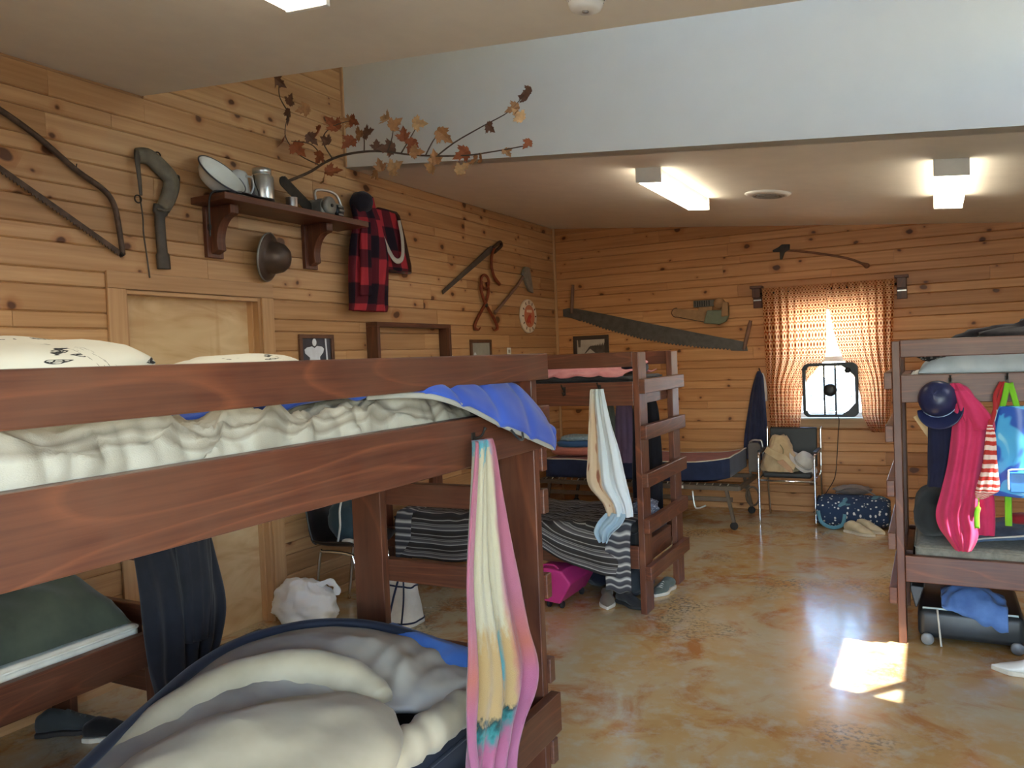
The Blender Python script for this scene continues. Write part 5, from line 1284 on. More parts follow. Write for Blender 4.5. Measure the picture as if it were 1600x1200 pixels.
for k in range(28):
    x_ = CX0 + 0.06 + 0.07*k
    if x_ < CX1 - 0.04: G().tube(smooth_path([(x_, CY0_ + 0.004, 0.397), (x_ + 0.008, CY0_ + 0.02, 0.412), (x_, CY0_ + 0.045, 0.405)], 8), 0.0045, 6).build('spring', simple('spring_wire', srgb(170, 158, 140), 0.4, 0.6) if k == 0 else bpy.data.materials['spring_wire'], t, True)
for x_ in (CX0 + 0.05, CX1 - 0.05):
    for y_ in (CY0_, CY1_):
        G().bar((x_ - 0.06 if x_ > 1 else x_ + 0.06, y_, 0.36), (x_, y_, 0.07), 0.03, 0.03, (0, 1, 0)).build('leg', BRM, t, bevel=0.003)
        G().lathe([(0.030, -0.012), (0.036, -0.006), (0.036, 0.006), (0.030, 0.012)], (x_, y_, 0.036), (0, 1, 0), 18).build('caster', RUBBER, t, True)
G().tube(smooth_path([(1.78, CY0_, 0.34), (1.80, CY0_ - 0.01, 0.20), (1.84, CY0_ - 0.01, 0.185), (1.90, CY0_, 0.21)], 14), 0.008, 8).build('latch_bar', STEEL, t, True)
G().box(1.60, 1.70, CY0_ - 0.017, CY0_ - 0.0145, 0.30 + 0.062, 0.30 + 0.088).build('label_plate', simple('pale_label', srgb(214, 208, 194), 0.6), t)
G().prism([(2.145, 0.42), (2.255, 0.42), (2.265, 0.68), (2.24, 0.71), (2.16, 0.71), (2.145, 0.69)], (0, -0.28, 0), (1, 0, 0), (0, 0, 1), 0.02).build('headboard', simple('grey_panel', srgb(98, 90, 84), 0.55), t, bevel=0.004)
G().tube(smooth_path([(2.15, CY1_, 0.38), (2.15, CY1_, 0.66), (2.17, CY1_, 0.72), (2.23, CY1_ , 0.725), (2.27, CY1_, 0.69), (2.275, CY1_, 0.40)], 30), 0.011, 8).build('head_hoop', STEEL, t, True)
for z_ in (0.22,):
    G().tube([(2.215 + 0.06*math.cos(b_), -0.5, z_ + 0.09*math.sin(b_)) for b_ in [2*math.pi*k/24 for k in range(24)]], 0.009, 8, True).build('fold_hinge', BRM, t, True)
t = thing('cot_mattress', 'navy cot mattress with white piping and reddish top on the folding cot', 'mattress', (1.2, -0.63, 0.415))
REDB = cloth('red_brown_ticking', srgb(150, 82, 66), srgb(126, 64, 54))
def mt(u, v):
    x = 0.28 + 1.84 * u; y = -1.0 + 0.74 * v
    z = 0.60 + 0.012 * nz(x * 3, y * 3) + 0.055 * max(0, (u - 0.82) / 0.18) ** 1.6
    return V((x, y, z))
sd = G()
def ms_(u, v):
    an = u * 4; 
    k = int(an) % 4; f_ = an - int(an)
    cs = [(0.28, -1.0), (2.12, -1.0), (2.12, -0.26), (0.28, -0.26)]
    p = cs[k]; q_ = cs[(k+1) % 4]
    x = p[0] + (q_[0]-p[0])*f_; y = p[1] + (q_[1]-p[1])*f_
    uu = (x - 0.28) / 1.84
    zt = 0.60 + 0.012 * nz(x * 3, y * 3) + 0.055 * max(0, (uu - 0.82) / 0.18) ** 1.6; zb = 0.418 + 0.05 * max(0, (uu - 0.85) / 0.15) ** 1.6
    return V((x, y, zb + (zt - zb) * v))
sd.grid(ms_, 96, 6, True); sd.f.append(tuple(reversed(range(96))))
sd.build('side_band', cloth('navy_band', srgb(40, 50, 78), srgb(32, 40, 64)), t, True)
G().grid(mt, 50, 24, False).build('top_panel', REDB, t, True)
G().tube([ms_(k / 96, 1.0) for k in range(96)], 0.006, 6, True).build('piping', CREAMP, t, True)
t = thing('folded_bedding', 'folded blue patterned quilt and pink blanket on the folding cot', 'bedding', (0.52, -0.7, 0.61))
G().ball((0.50, -0.72, 0.66), (0.24, 0.2, 0.05), (0, 0, 0), 32, 16, 3.2, 0.06, 3, 1.0, 0.612).build('pink_blanket', cloth('salmon_blanket', srgb(204, 128, 112)), t, True)
G().ball((0.52, -0.72, 0.735), (0.20, 0.17, 0.045), (0, 0, 0.1), 32, 16, 3.0, 0.08, 3, 2.0, 0.70).build('blue_blanket', cloth('mid_blue_quilt', srgb(66, 106, 156)), t, True)
G().ball((0.52, -0.73, 0.785), (0.17, 0.15, 0.035), (0, 0, 0.2), 32, 16, 2.6, 0.1, 3, 3.0, 0.76).build('patterned_quilt', dots('pale_blue_floral', srgb(136, 164, 178), srgb(206, 214, 212), 26, 0.25), t, True)

# ------------------------------------------------------------------ armchair by the window
t = thing('armchair', 'black vinyl armchair with chrome frame below the back window', 'chair', (2.56, -0.42, 0.0))
AX0, AX1, AYF, AYB = 2.31, 2.80, -0.66, -0.22
G().box(AX0 + 0.03, AX1 - 0.03, AYF + 0.02, AYB - 0.02, 0.425, 0.475).build('seat', VINYL, t, bevel=0.018, seg=3)
G().prism([(AYB - 0.03, 0.48), (AYB + 0.02, 0.48), (AYB + 0.06, 0.845), (AYB + 0.035, 0.855), (AYB + 0.012, 0.845)], (AX0 + 0.03, 0, 0), (0, 1, 0), (0, 0, 1), AX1 - AX0 - 0.06).build('backrest', VINYL, t, bevel=0.01, seg=3)
for x_ in (AX0, AX1):
    G().tube(smooth_path([(x_, AYF, 0.0), (x_, AYF, 0.3), (x_, AYF, 0.56), (x_, AYF + 0.02, 0.635), (x_, AYF + 0.10, 0.645), (x_, AYB - 0.06, 0.645), (x_, AYB - 0.02, 0.62)], 40), 0.0105, 8).build('front_leg', CHROME, t, True)
    G().tube(smooth_path([(x_, AYB + 0.055, 0.86), (x_, AYB + 0.02, 0.5), (x_, AYB, 0.4), (x_, AYB + 0.09, 0.0)], 30), 0.0105, 8).build('back_leg', CHROME, t, True)
    G().tube([(x_, AYF, 0.42), (x_, AYB, 0.42)], 0.010, 8).build('side_bar', CHROME, t, True)
    G().box(x_ - 0.018, x_ + 0.018, AYF + 0.05, AYB - 0.08, 0.652, 0.672).build('armrest', BLACKP, t, bevel=0.006)
G().tube([(AX0, AYF, 0.40), (AX1, AYF, 0.40)], 0.010, 8).build('front_bar', CHROME, t, True)
G().tube([(AX0, AYB, 0.41), (AX1, AYB, 0.41)], 0.010, 8).build('back_bar', CHROME, t, True)
t = thing('tote_bag', 'beige canvas bag slumped on the black armchair', 'bag', (2.54, -0.5, 0.48))
CAN = cloth('beige_canvas', srgb(206, 186, 150), srgb(178, 154, 120), 0.95, 7)
def tb(u, v):
    an = 2*math.pi*u; h_ = v
    rx = 0.165 * (1 - 0.62 * h_ ** 1.4) * (1 + 0.16 * nz(math.cos(an)*1.6, math.sin(an)*1.6, h_*2.2)); ry = 0.13 * (1 - 0.66 * h_ ** 1.3)
    fold = 1 + 0.12 * ridge(math.cos(an)*2.2, math.sin(an)*2.2, h_*2.5)
    return V((2.485 - 0.02*h_ + rx*math.cos(an)*fold, -0.50 + 0.08*h_ + ry*math.sin(an)*fold, 0.478 + 0.31 * h_ + 0.03 * nz(math.cos(an)*2.5, math.sin(an)*2.5, 7)*h_))
g = G().grid(tb, 48, 26, True); g.f.append(tuple(reversed(range(48)))); g.f.append(tuple(25*48 + i for i in range(48)))
g.build('body', CAN, t, True)
G().prism([(0, 0), (0.26, -0.16), (0.28, -0.12), (0.20, -0.03), (0.03, 0.05)], (2.36, -0.645, 0.665), (1, 0, 0), (0, 0, 1), 0.012).build('flap', CAN, t, bevel=0.004)
G().prism([(0, 0), (0.12, -0.10), (0.15, -0.10), (0.13, -0.05), (0.06, 0.02)], (2.47, -0.655, 0.58), (1, 0, 0), (0, 0, 1), 0.012).build('flap', cloth('pinkish_tan', srgb(196, 158, 128)), t, bevel=0.004)
G().tube(smooth_path([(2.50, -0.61, 0.73), (2.53, -0.63, 0.68), (2.515, -0.64, 0.62), (2.48, -0.645, 0.60)], 16), 0.004, 6).build('drawstring', simple('olive_cord', srgb(120, 118, 84), 0.8), t, True)
t = thing('sun_hat', 'white brimmed hat resting on the right side of the armchair', 'hat', (2.76, -0.5, 0.48))
ax_ = V((0.62, -0.25, 0.74)).normalized(); HC = V((2.675, -0.50, 0.545))
HATM = cloth('white_felt', srgb(206, 204, 198), srgb(184, 182, 178))
G().lathe([(0.088, 0.0), (0.084, 0.05), (0.074, 0.088), (0.05, 0.102), (0.0, 0.098)], HC, ax_, 32, False).build('crown', HATM, t, True, solid=0.004)
q = V((0, 0, 1)).rotation_difference(ax_)
def brim(u, v):
    an = 2*math.pi*u; rr = 0.086 + 0.062*v
    return HC + q @ V((rr*math.cos(an), rr*math.sin(an)*0.92, 0.0 + 0.022*v*abs(math.cos(an))**2 - 0.006*v))
G().grid(brim, 48, 8, True).build('brim', HATM, t, True, solid=0.004)
G().lathe([(0.0895, 0.002), (0.0888, 0.02)], HC, ax_, 32, False).build('band', cloth('grey_band', srgb(166, 162, 156)), t, True, solid=0.002)

# duffel and shoes by the back wall
t = thing('duffel_bag', 'navy and white spotted duffel bag on the floor below the back window', 'bag', (3.1, -0.45, 0.0))
SPOT = dots('navy_white_spots', srgb(44, 62, 92), srgb(220, 226, 228), 17, 0.24, 0.85, (srgb(92, 138, 158), 3.5))
def df(u, v):
    an = 2*math.pi*u; x = 2.80 + 0.60*v
    e = 1 - abs(2*v - 1) ** 8 * 0.25
    ry = 0.20*e*(1 + 0.08*nz(math.cos(an)*2, v*5, 1)); rz = 0.135*e*(1 + 0.10*nz(math.sin(an)*2, v*5, 3))
    sg = lambda q_: math.copysign(abs(q_)**0.75, q_)
    return V((x, -0.52 + ry*sg(math.cos(an)), max(0.0, 0.132 + rz*sg(math.sin(an)) + 0.01*nz(x*9, math.cos(an)*3))))
g = G().grid(df, 44, 30, True, (1.6, 1.1)); g.f.append(tuple(reversed(range(44)))); g.f.append(tuple(29*44 + i for i in range(44)))
g.build('body', SPOT, t, True)
G().lathe([(0.0, 0), (0.10, 0.0), (0.125, -0.008), (0.13, -0.02)], (2.795, -0.52, 0.132), (-1, 0, 0), 28, False).build('end_panel', DKNAVY, t, True, solid=0.004)
G().tube(smooth_path([(2.83, -0.74, 0.16), (2.86, -0.755, 0.06), (2.95, -0.76, 0.02), (3.03, -0.755, 0.05), (3.05, -0.74, 0.14)], 26), [(0.004, 0.016)]*26, 8, False, (0, 1, 0)).build('carry_strap', cloth('teal_webbing', srgb(96, 148, 170)), t, True)
G().tube(smooth_path([(2.95, -0.42, 0.265), (3.05, -0.40, 0.315), (3.18, -0.42, 0.31), (3.28, -0.44, 0.265)], 24), [(0.004, 0.017)]*24, 8, False, (0, 0, 1)).build('carry_strap', cloth('grey_webbing', srgb(120, 114, 110)), t, True)
o = G().ball((3.08, -0.30, 0.285), (0.16, 0.10, 0.045), (0, 0, 0.1), 28, 14, 2, 0.25, 3, 2.0).build('grey_scarf', cloth('taupe_scarf', srgb(140, 128, 122)), None, True)
tag(o, 'taupe scarf bundled on top of the spotted duffel bag', 'scarf')
shoe('beige leather shoe in front of the spotted duffel, nearer one', (3.185, -0.88, 0.0), -0.62, 0.29, BEI, SOLEW, 'beige shoes', tall=0.11, laces=WHT)
shoe('beige leather shoe in front of the spotted duffel, tucked behind its pair', (3.255, -0.755, 0.0), -0.62, 0.28, BEI, SOLEW, 'beige shoes', tall=0.11, laces=WHT)

# ------------------------------------------------------------------ floor things by the door
t = thing('plastic_chair', 'black plastic shell chair with chrome legs against the left wall', 'chair', (0.32, -4.100, 0.0))
def shell(u, v):
    y = -4.320 + 0.44 * u
    prof = [(0.53, 0.435), (0.50, 0.452), (0.40, 0.448), (0.25, 0.44), (0.165, 0.455), (0.125, 0.52), (0.10, 0.65), (0.075, 0.78), (0.07, 0.80)]
    x, z = cat(prof, v)
    ed = abs(2*u - 1)
    z += 0.05 * ed ** 3 * (1 if v < 0.5 else 0.2); x += 0.05 * ed ** 3 * (0 if v < 0.5 else 1)
    return V((x, y, z))
G().grid(shell, 24, 30, False).build('shell', BLACKP, t, True, solid=0.012)
for y_ in (-4.270, -3.930):
    G().tube(smooth_path([(0.56, y_, 0.0), (0.52, y_, 0.22), (0.48, y_, 0.38), (0.44, y_, 0.415), (0.24, y_, 0.415), (0.20, y_, 0.38), (0.14, y_, 0.0)], 40), 0.011, 8).build('leg_frame', CHROME, t, True)
G().tube([(0.47, -4.270, 0.40), (0.47, -3.930, 0.40)], 0.009, 8).build('cross_bar', CHROME, t, True)
G().tube([(0.505, -4.270, 0.30), (0.505, -3.930, 0.30)], 0.012, 8).build('cross_bar', CHROME, t, True)
t = thing('backpack', 'dark teal backpack with pale piping on the black plastic chair', 'backpack', (0.33, -4.080, 0.46))
G().ball((0.33, -4.070, 0.60), (0.15, 0.16, 0.145), (0, 0, 0), 32, 20, 2.6, 0.1, 2, 3.0, 0.468).build('body', cloth('dark_teal_nylon', srgb(46, 66, 76), srgb(36, 52, 60), 0.7, 6, False), t, True)
G().tube(smooth_path([(0.33, -4.240, 0.48), (0.36, -4.245, 0.58), (0.35, -4.230, 0.68), (0.32, -4.170, 0.745)], 20), 0.007, 8).build('piping', WHT, t, True)
G().ball((0.42, -4.240, 0.49), (0.05, 0.03, 0.018), (0, 0, 0), 16, 10, 2, 0.1).build('tag_cloth', WHT, t, True)
t = thing('plastic_bag', 'stuffed white plastic bag on the floor by the door', 'bag', (0.26, -4.50, 0.0))
WBAG = Mat('white_bag_film', 0.4, 0, 0.5); WBAG.color(srgb(226, 229, 230)); WBAG.b.inputs['Subsurface Weight'].default_value = 0.1
WBAG.b.inputs['Subsurface Radius'].default_value = (0.02, 0.02, 0.02); WBAG = WBAG.m
def pb(u, v):
    an = 2*math.pi*u; b_ = math.pi*(v - 0.5)
    q_ = V((math.cos(b_)*math.cos(an), math.cos(b_)*math.sin(an), math.sin(b_)))
    k = 1 + 0.14*nz(q_.x*1.7, q_.y*1.7, q_.z*1.7 + 4) + 0.12*ridge(q_.x*2.3 + 3, q_.y*2.3, q_.z*2.3) + 0.05*ridge(q_.x*5 + 3, q_.y*5, q_.z*5) - 0.09
    p = V((0.26 + 0.235*q_.x*k, -4.50 + 0.15*q_.y*k, 0.135 + 0.16*q_.z*k)); p.z = max(p.z, 0.0)
    return p
G().grid(pb, 60, 36, True).build('body', WBAG, t, True)
G().tube(smooth_path([(0.36, -4.50, 0.25), (0.43, -4.47, 0.29), (0.47, -4.44, 0.26), (0.47, -4.43, 0.2)], 18), [(0.004, 0.02 + 0.006*math.sin(i)) for i in range(18)], 8).build('tied_handle', WBAG, t, True)
t = thing('white_tote', 'white canvas tote with navy trim beside the white plastic bag', 'bag', (0.76, -4.22, 0.0))
NAVYT = cloth('navy_trim', srgb(36, 44, 70))
def wt(u, v):
    an = 2*math.pi*u; h_ = v
    sg = lambda q_: math.copysign(abs(q_)**0.6, q_)
    rx = 0.17*(1 - 0.18*h_); ry = 0.12*(1 - 0.65*h_)
    return V((0.76 + rx*sg(math.cos(an))*(1 + 0.05*nz(an, h_*3)), -4.22 + ry*sg(math.sin(an)) + 0.02*h_, 0.005 + 0.26*h_ + 0.015*nz(an*2, h_*2)*h_))
g = G().grid(wt, 44, 20, True); g.f.append(tuple(reversed(range(44)))); g.f.append(tuple(19*44 + i for i in range(44)))
g.build('body', WHT, t, True)
for h_ in (0.10, 0.90): G().tube([wt(k/44, h_) + (wt(k/44, h_) - V((0.76, -4.22, wt(k/44, h_).z))).normalized()*0.002 for k in range(44)], [(0.004, 0.006)]*44, 6, True).build('trim', NAVYT, t, True)
for s_ in (-0.07, 0.07):
    G().tube(smooth_path([tuple(V((0.76 + s_ - 0.05, -4.335, 0.03))), (0.76 + s_ - 0.03, -4.285, 0.20), (0.76 + s_, -4.24, 0.33), (0.76 + s_ + 0.04, -4.285, 0.20), (0.76 + s_ + 0.05, -4.335, 0.03)], 30), [(0.003, 0.008)]*30, 6).build('handle', NAVYT, t, True)
t = thing('door_mat', 'dark ribbed rubber mat on the floor before the plywood door', 'mat', (0.24, -4.86, 0.0))
MATM = simple('grey_rubber', srgb(66, 64, 58), 0.85, 0, 0.15)
G().box(0.03, 0.44, -5.12, -4.66, 0.0, 0.008).build('base', MATM, t)
for k in range(15): G().bar((0.055, -5.10 + 0.029*k, 0.010), (0.415, -5.10 + 0.029*k, 0.010), 0.014, 0.008).build('rib', MATM, t)
shoe('dark grey trainer under the wall-side bunk', (0.26, -6.02, 0.0), 0.7, 0.29, cloth('charcoal_mesh', srgb(64, 70, 72)), SOLED, None, tall=0.12, laces=GRYS)
shoe('black shoe on the floor below the hanging black jacket', (0.52, -5.98, 0.0), 0.5, 0.28, cloth('black_canvas', srgb(30, 30, 32)), SOLEW, None, tall=0.10)

# ------------------------------------------------------------------ right-hand bunk: bedding and clothes
SHEET = cloth('pale_blue_sheet', srgb(196, 206, 214), srgb(176, 188, 198))
def sh(u, v):
    x = 3.70 + 1.80*u; y = -3.452 + 0.66*v
    up = min(1.0, v / 0.08)
    z = 1.452 + 0.075*up**0.5 + 0.018*ridge(x*3.2, v*4, 2.0)*up + 0.012*ridge(x*7 + v*3, v*2, 5.0)*up
    k = min(1.0, u / 0.06)
    return V((x, y, 1.455 + (z - 1.455)*k**0.6))
o = G().grid(sh, 110, 40, False, (1.8, 0.7)).build('blanket', SHEET, None, True, solid=0.006, soff=1)
tag(o, 'pale blue white blanket on the upper deck of the right-hand bunk', 'blanket')
o = G().ball((3.79, -3.36, 1.545), (0.09, 0.06, 0.035), (0, 0, 0.2), 24, 14, 2, 0.2, 3, 1.0).build('scarf', dots('black_white_floral', srgb(40, 40, 42), srgb(206, 204, 196), 24, 0.28), None, True)
tag(o, 'small black and white patterned scarf at the corner of the right-hand bunk', 'scarf')
FUR = cloth('black_fleece_throw', srgb(34, 32, 36), srgb(52, 48, 52), 0.95, 30)
def fu(u, v):
    an = 2*math.pi*u; b_ = math.pi*(v - 0.5)
    q_ = V((math.cos(b_)*math.cos(an), math.cos(b_)*math.sin(an), math.sin(b_)))
    k = 1 + 0.25*nz(q_.x*2.2, q_.y*2.2, q_.z*2.2) + 0.12*nz(q_.x*9, q_.y*9, q_.z*9)
    p = V((4.42 + 0.52*q_.x*k, -3.12 + 0.2*q_.y*k, 1.60 + 0.13*q_.z*k)); p.z = max(p.z, 1.553)
    return p
o = G().grid(fu, 60, 30, True).build('fleece_throw', FUR, None, True)
tag(o, 'dark shaggy fleece throw piled on top of the right-hand bunk', 'throw')
hook('black coat hook holding the navy cap on the right-hand bunk', (3.845, -3.498, 1.40), (0, -1, 0))
hook('black coat hook holding the blue drawstring bag on the right-hand bunk', (4.095, -3.498, 1.405), (0, -1, 0))
# navy cap
t = thing('cap', 'shiny navy cap hanging on the right-hand bunk', 'cap', (3.80, -3.58, 1.22))
CAPM = simple('navy_gloss_fabric', srgb(34, 40, 78), 0.35, 0, 0.12, 14)
ax_ = V((-0.25, -0.9, 0.30)).normalized(); CC = V((3.795, -3.53, 1.315))
G().lathe([(0.092, 0.0), (0.094, 0.02), (0.088, 0.06), (0.066, 0.095), (0.034, 0.112), (0.0, 0.116)], CC, ax_, 32, False).build('crown', CAPM, t, True, solid=0.003)
q = V((0, 0, 1)).rotation_difference(ax_)
def vis(u, v):
    an = math.radians(-160 + 140*u); rr = 0.09 + 0.075*v*math.sin(math.pi*(0.1 + 0.8*u))
    return CC + q @ V((rr*math.cos(an), rr*math.sin(an), 0.012 + 0.03*v))
G().grid(vis, 24, 10).build('visor', CAPM, t, True, solid=0.004)
for k in range(3): G().tube([CC + q @ V((0.095*math.cos(b_)*(1 - 0.16*k), 0.095*math.sin(b_)*(1 - 0.16*k), 0.025 + 0.03*k)) for b_ in [math.radians(-150 + 12*j) for j in range(11)]], 0.003, 6).build('stripe', simple('pale_blue_piping', srgb(150, 170, 206), 0.4) if k == 0 else bpy.data.materials['pale_blue_piping'], t, True)
# navy shirt under the cap
rows_ = [(1.36, 3.775, 3.85, 0.0), (1.28, 3.745, 3.865, 0.0), (1.1, 3.735, 3.865, 0.0), (0.95, 3.73, 3.86, 0.0), (0.865, 3.725, 3.85, 0.0)]
o = hang(rows_, (0, -3.545, 0), (1, 0, 0), (0, -1, 0), 36, 30, 4, 0.1, 0.026, 0.5, (1, 1), 0.4).build('shirt', cloth('navy_jersey', srgb(30, 34, 62), srgb(24, 26, 48)), None, True)
tag(o, 'navy shirt hanging straight under the navy cap', 'shirt')
o = G().prism([(3.668, 1.225), (3.735, 1.265), (3.77, 1.14), (3.735, 1.115)], (0, -3.49, 0), (1, 0, 0), (0, 0, 1), 0.006).build('paper_bag', simple('kraft_paper', srgb(206, 178, 136), 0.8), None)
tag(o, 'flat tan paper packet behind the navy shirt', 'paper')
# pink hoodie
t = thing('hoodie', 'bright pink hoodie hanging from the right-hand bunk', 'hoodie', (3.9, -3.6, 0.54))
HOOD = cloth('hot_pink_fleece', srgb(206, 62, 108), srgb(184, 48, 88), 0.95, 6)
rows_ = [(1.405, 3.845, 3.885, 0.0), (1.37, 3.835, 3.93, 0.0), (1.25, 3.85, 3.985, 0.01), (1.15, 3.845, 4.0, 0.015), (1.0, 3.825, 3.975, 0.02), (0.85, 3.79, 3.955, 0.025), (0.74, 3.765, 3.945, 0.025), (0.66, 3.775, 3.955, 0.02), (0.60, 3.81, 3.945, 0.02), (0.545, 3.85, 3.92, 0.02)]
hang(rows_, (0, -3.565, 0), (1, 0, 0), (0, -1, 0), 64, 60, 5, 0.15, 0.036, 0.8, (1, 1), 0.35).build('body', HOOD, t, True)
rows_ = [(1.37, 3.86, 3.92, 0.02), (1.3, 3.875, 3.98, 0.03), (1.22, 3.90, 4.03, 0.03), (1.17, 3.93, 4.035, 0.03)]
hang(rows_, (0, -3.575, 0), (1, 0, 0), (0, -1, 0), 36, 24, 3, 0.12, 0.03, 2.0, (1, 1), 0.4).build('hood', HOOD, t, True)
rows_ = [(1.18, 3.935, 3.99, 0.0), (1.0, 3.93, 4.01, 0.0), (0.85, 3.93, 4.025, 0.0), (0.70, 3.94, 4.03, 0.0), (0.625, 3.95, 4.025, 0.0)]
hang(rows_, (0, -3.55, 0), (1, 0, 0), (0, -1, 0), 28, 30, 3, 0.12, 0.022, 1.0, (1, 1), 0.4).build('sleeve', HOOD, t, True)
# red striped pouch
t = thing('drawstring_pouch', 'red and white striped drawstring pouch between hoodie and blue bag', 'pouch', (3.99, -3.6, 0.8))
RW = stripes('red_white_stripe', [(0, srgb(186, 60, 52)), (0.45, srgb(186, 60, 52)), (0.5, srgb(232, 206, 196)), (0.95, srgb(232, 206, 196)), (1, srgb(186, 60, 52))], 16, 1, 0.4)
rows_ = [(1.20, 4.0, 4.02, 0.0), (1.14, 3.99, 4.035, 0.0), (1.0, 3.975, 4.04, 0.0), (0.88, 3.945, 4.045, 0.0), (0.845, 3.94, 4.01, 0.0), (0.825, 3.945, 3.975, 0.0)]
hang(rows_, (0, -3.635, 0), (1, 0, 0), (0, -1, 0), 28, 30, 4, 0.1, 0.03, 1.0, (1, 1), 0.4).build('pouch', RW, t, True)
G().tube(smooth_path([(4.085, -3.545, 1.405), (4.06, -3.56, 1.33), (4.03, -3.60, 1.25), (4.01, -3.635, 1.20)], 16), [(0.004, 0.012)]*16, 8).build('strap', cloth('red_webbing', srgb(176, 48, 50)), t, True)
G().tube(smooth_path([(4.07, -3.55, 1.405), (4.04, -3.56, 1.34), (4.035, -3.60, 1.27), (4.015, -3.635, 1.20)], 16), [(0.004, 0.010)]*16, 8).build('strap', bpy.data.materials['red_webbing'], t, True)
G().tube(smooth_path([(3.955, -3.645, 0.83), (3.953, -3.65, 0.79), (3.945, -3.65, 0.75), (3.945, -3.65, 0.68)], 14), [(0.002, 0.003)]*5 + [(0.003, 0.012)]*9, 8, False, (0, 1, 0)).build('tag_ribbon', cloth('lime_webbing', srgb(128, 200, 48)), t, True)
# blue drawstring backpack
a = Mat('blue_print_nylon', 0.35, 0, 0.5)
uv = a.uv(); nb = a.noise(uv, 4.5, 2, 0.5, 0.6)
a.color(a.ramp(nb, [(0.0, srgb(36, 76, 168)), (0.46, srgb(44, 92, 186)), (0.5, srgb(74, 168, 226)), (0.62, srgb(84, 180, 232)), (0.65, srgb(150, 214, 240))], 'LINEAR'))
t = thing('drawstring_backpack', 'glossy blue patterned backpack with lime straps at the right edge', 'backpack', (4.12, -3.6, 0.83))
rows_ = [(1.285, 4.05, 4.24, 0.0), (1.26, 4.045, 4.25, 0.0), (1.1, 4.02, 4.285, 0.0), (0.93, 4.005, 4.305, 0.0), (0.855, 4.005, 4.31, 0.0), (0.835, 4.02, 4.30, 0.0)]
hang(rows_, (0, -3.56, 0), (1, 0, 0), (0, -1, 0), 48, 34, 3, 0.05, 0.045, 2.0, (1.4, 0.9), 0.4).build('body', a.m, t, True)
G().box(4.09, 4.22, -3.622, -3.598, 0.86, 0.96).build('pocket', simple('blue_pocket', srgb(56, 128, 206), 0.4), t, bevel=0.006)
G().tube(smooth_path([(4.085, -3.628, 0.875), (4.085, -3.628, 0.955), (4.10, -3.628, 0.975), (4.22, -3.628, 0.98)], 20), 0.005, 6).build('pocket_zip', simple('pale_zip', srgb(198, 222, 226), 0.4), t, True)
G().tube([(4.045, -3.60, 1.27), (4.0, -3.605, 1.08)], 0.004, 6).build('piping', bpy.data.materials['pale_zip'], t, True)
for x_, xe in ((4.065, 4.095), (4.135, 4.105)):
    G().tube(smooth_path([(x_, -3.565, 1.265), ((x_ + xe)/2, -3.57, 1.33), (xe, -3.55, 1.40)], 12), [(0.003, 0.014)]*12, 8, False, (0, 1, 0)).build('strap', bpy.data.materials['lime_webbing'], t, True)
G().tube([(4.085, -3.575, 0.84), (4.085, -3.575, 0.74), (4.085, -3.575, 0.685)], [(0.003, 0.016)]*3, 8, False, (0, 1, 0)).build('strap', bpy.data.materials['lime_webbing'], t, True)
# lower deck
pillow('charcoal pillow at the head of the lower right-hand bunk', (3.755, -3.15, 0.672), (0.105, 0.24, 0.135), (0, 0.1, 0), cloth('charcoal_pillowcase', srgb(52, 58, 62)), 3.0, amp=0.08)
def sbx(u, v):
    x = 3.86 + 1.5*u; y = -3.44 + 0.66*v
    k = min(1, u / 0.3)
    z = 0.535 + (0.12 + 0.03*ridge(x*4, v*3, 1))*math.sin(math.pi*min(1, 0.12 + v*0.9))**0.6*k**0.7
    return V((x, y, z))
t = thing('sleeping_bag', 'denim blue sleeping bag on the lower right-hand bunk', 'sleeping bag', (4.5, -3.1, 0.53))
G().grid(sbx, 70, 36).build('shell', cloth('denim_blue_nylon', srgb(88, 116, 148), srgb(52, 66, 92), 0.55, 7, False), t, True, solid=0.01, soff=1)
G().tube([sbx(u_ / 40, 0.0 if False else 0.02) + V((0, -0.004, 0.012)) for u_ in range(41)], 0.006, 6).build('zip', WHT, t, True)
o = G().ball((4.16, -3.36, 0.685), (0.075, 0.05, 0.03), (0, 0, 0), 24, 12, 2.2, 0.05, 2, 1).build('red_pouch', cloth('dark_red_cloth', srgb(142, 36, 44)), None, True)
tag(o, 'small dark red pouch on the lower right-hand bunk below the blue backpack', 'pouch')
# suitcase under it
t = thing('suitcase', 'black soft suitcase lying under the right-hand bunk', 'suitcase', (3.95, -3.2, 0.0))
BLKS = simple('black_nylon', srgb(36, 40, 44), 0.42, 0, 0.15, 30)
G().box(3.665, 4.16, -3.46, -2.86, 0.03, 0.185).build('body', BLKS, t, True, bevel=0.035, seg=4)
G().prism([(3.655, 0.185), (3.665, 0.19), (3.70, 0.30), (3.635, 0.305), (3.63, 0.29)], (0, -2.9, 0), (1, 0, 0), (0, 0, 1), 0.54).build('open_lid', BLKS, t, bevel=0.01)
G().tube([(3.69, -3.43, 0.187), (4.13, -3.43, 0.187)], 0.006, 6).build('zip', bpy.data.materials['pale_zip'], t, True)
for x_ in (3.71, 4.12):
    G().lathe([(0.026, -0.012), (0.032, -0.006), (0.032, 0.006), (0.026, 0.012)], (x_, -3.475, 0.032), (0, 1, 0), 16).build('wheel', simple('grey_wheel', srgb(120, 122, 124), 0.4) if x_ < 4 else bpy.data.materials['grey_wheel'], t, True)
G().tube(smooth_path([(3.76, -3.45, 0.19), (3.765, -3.478, 0.13), (3.77, -3.482, 0.06), (3.775, -3.50, 0.005)], 16), 0.005, 6).build('cord', WHT, t, True)
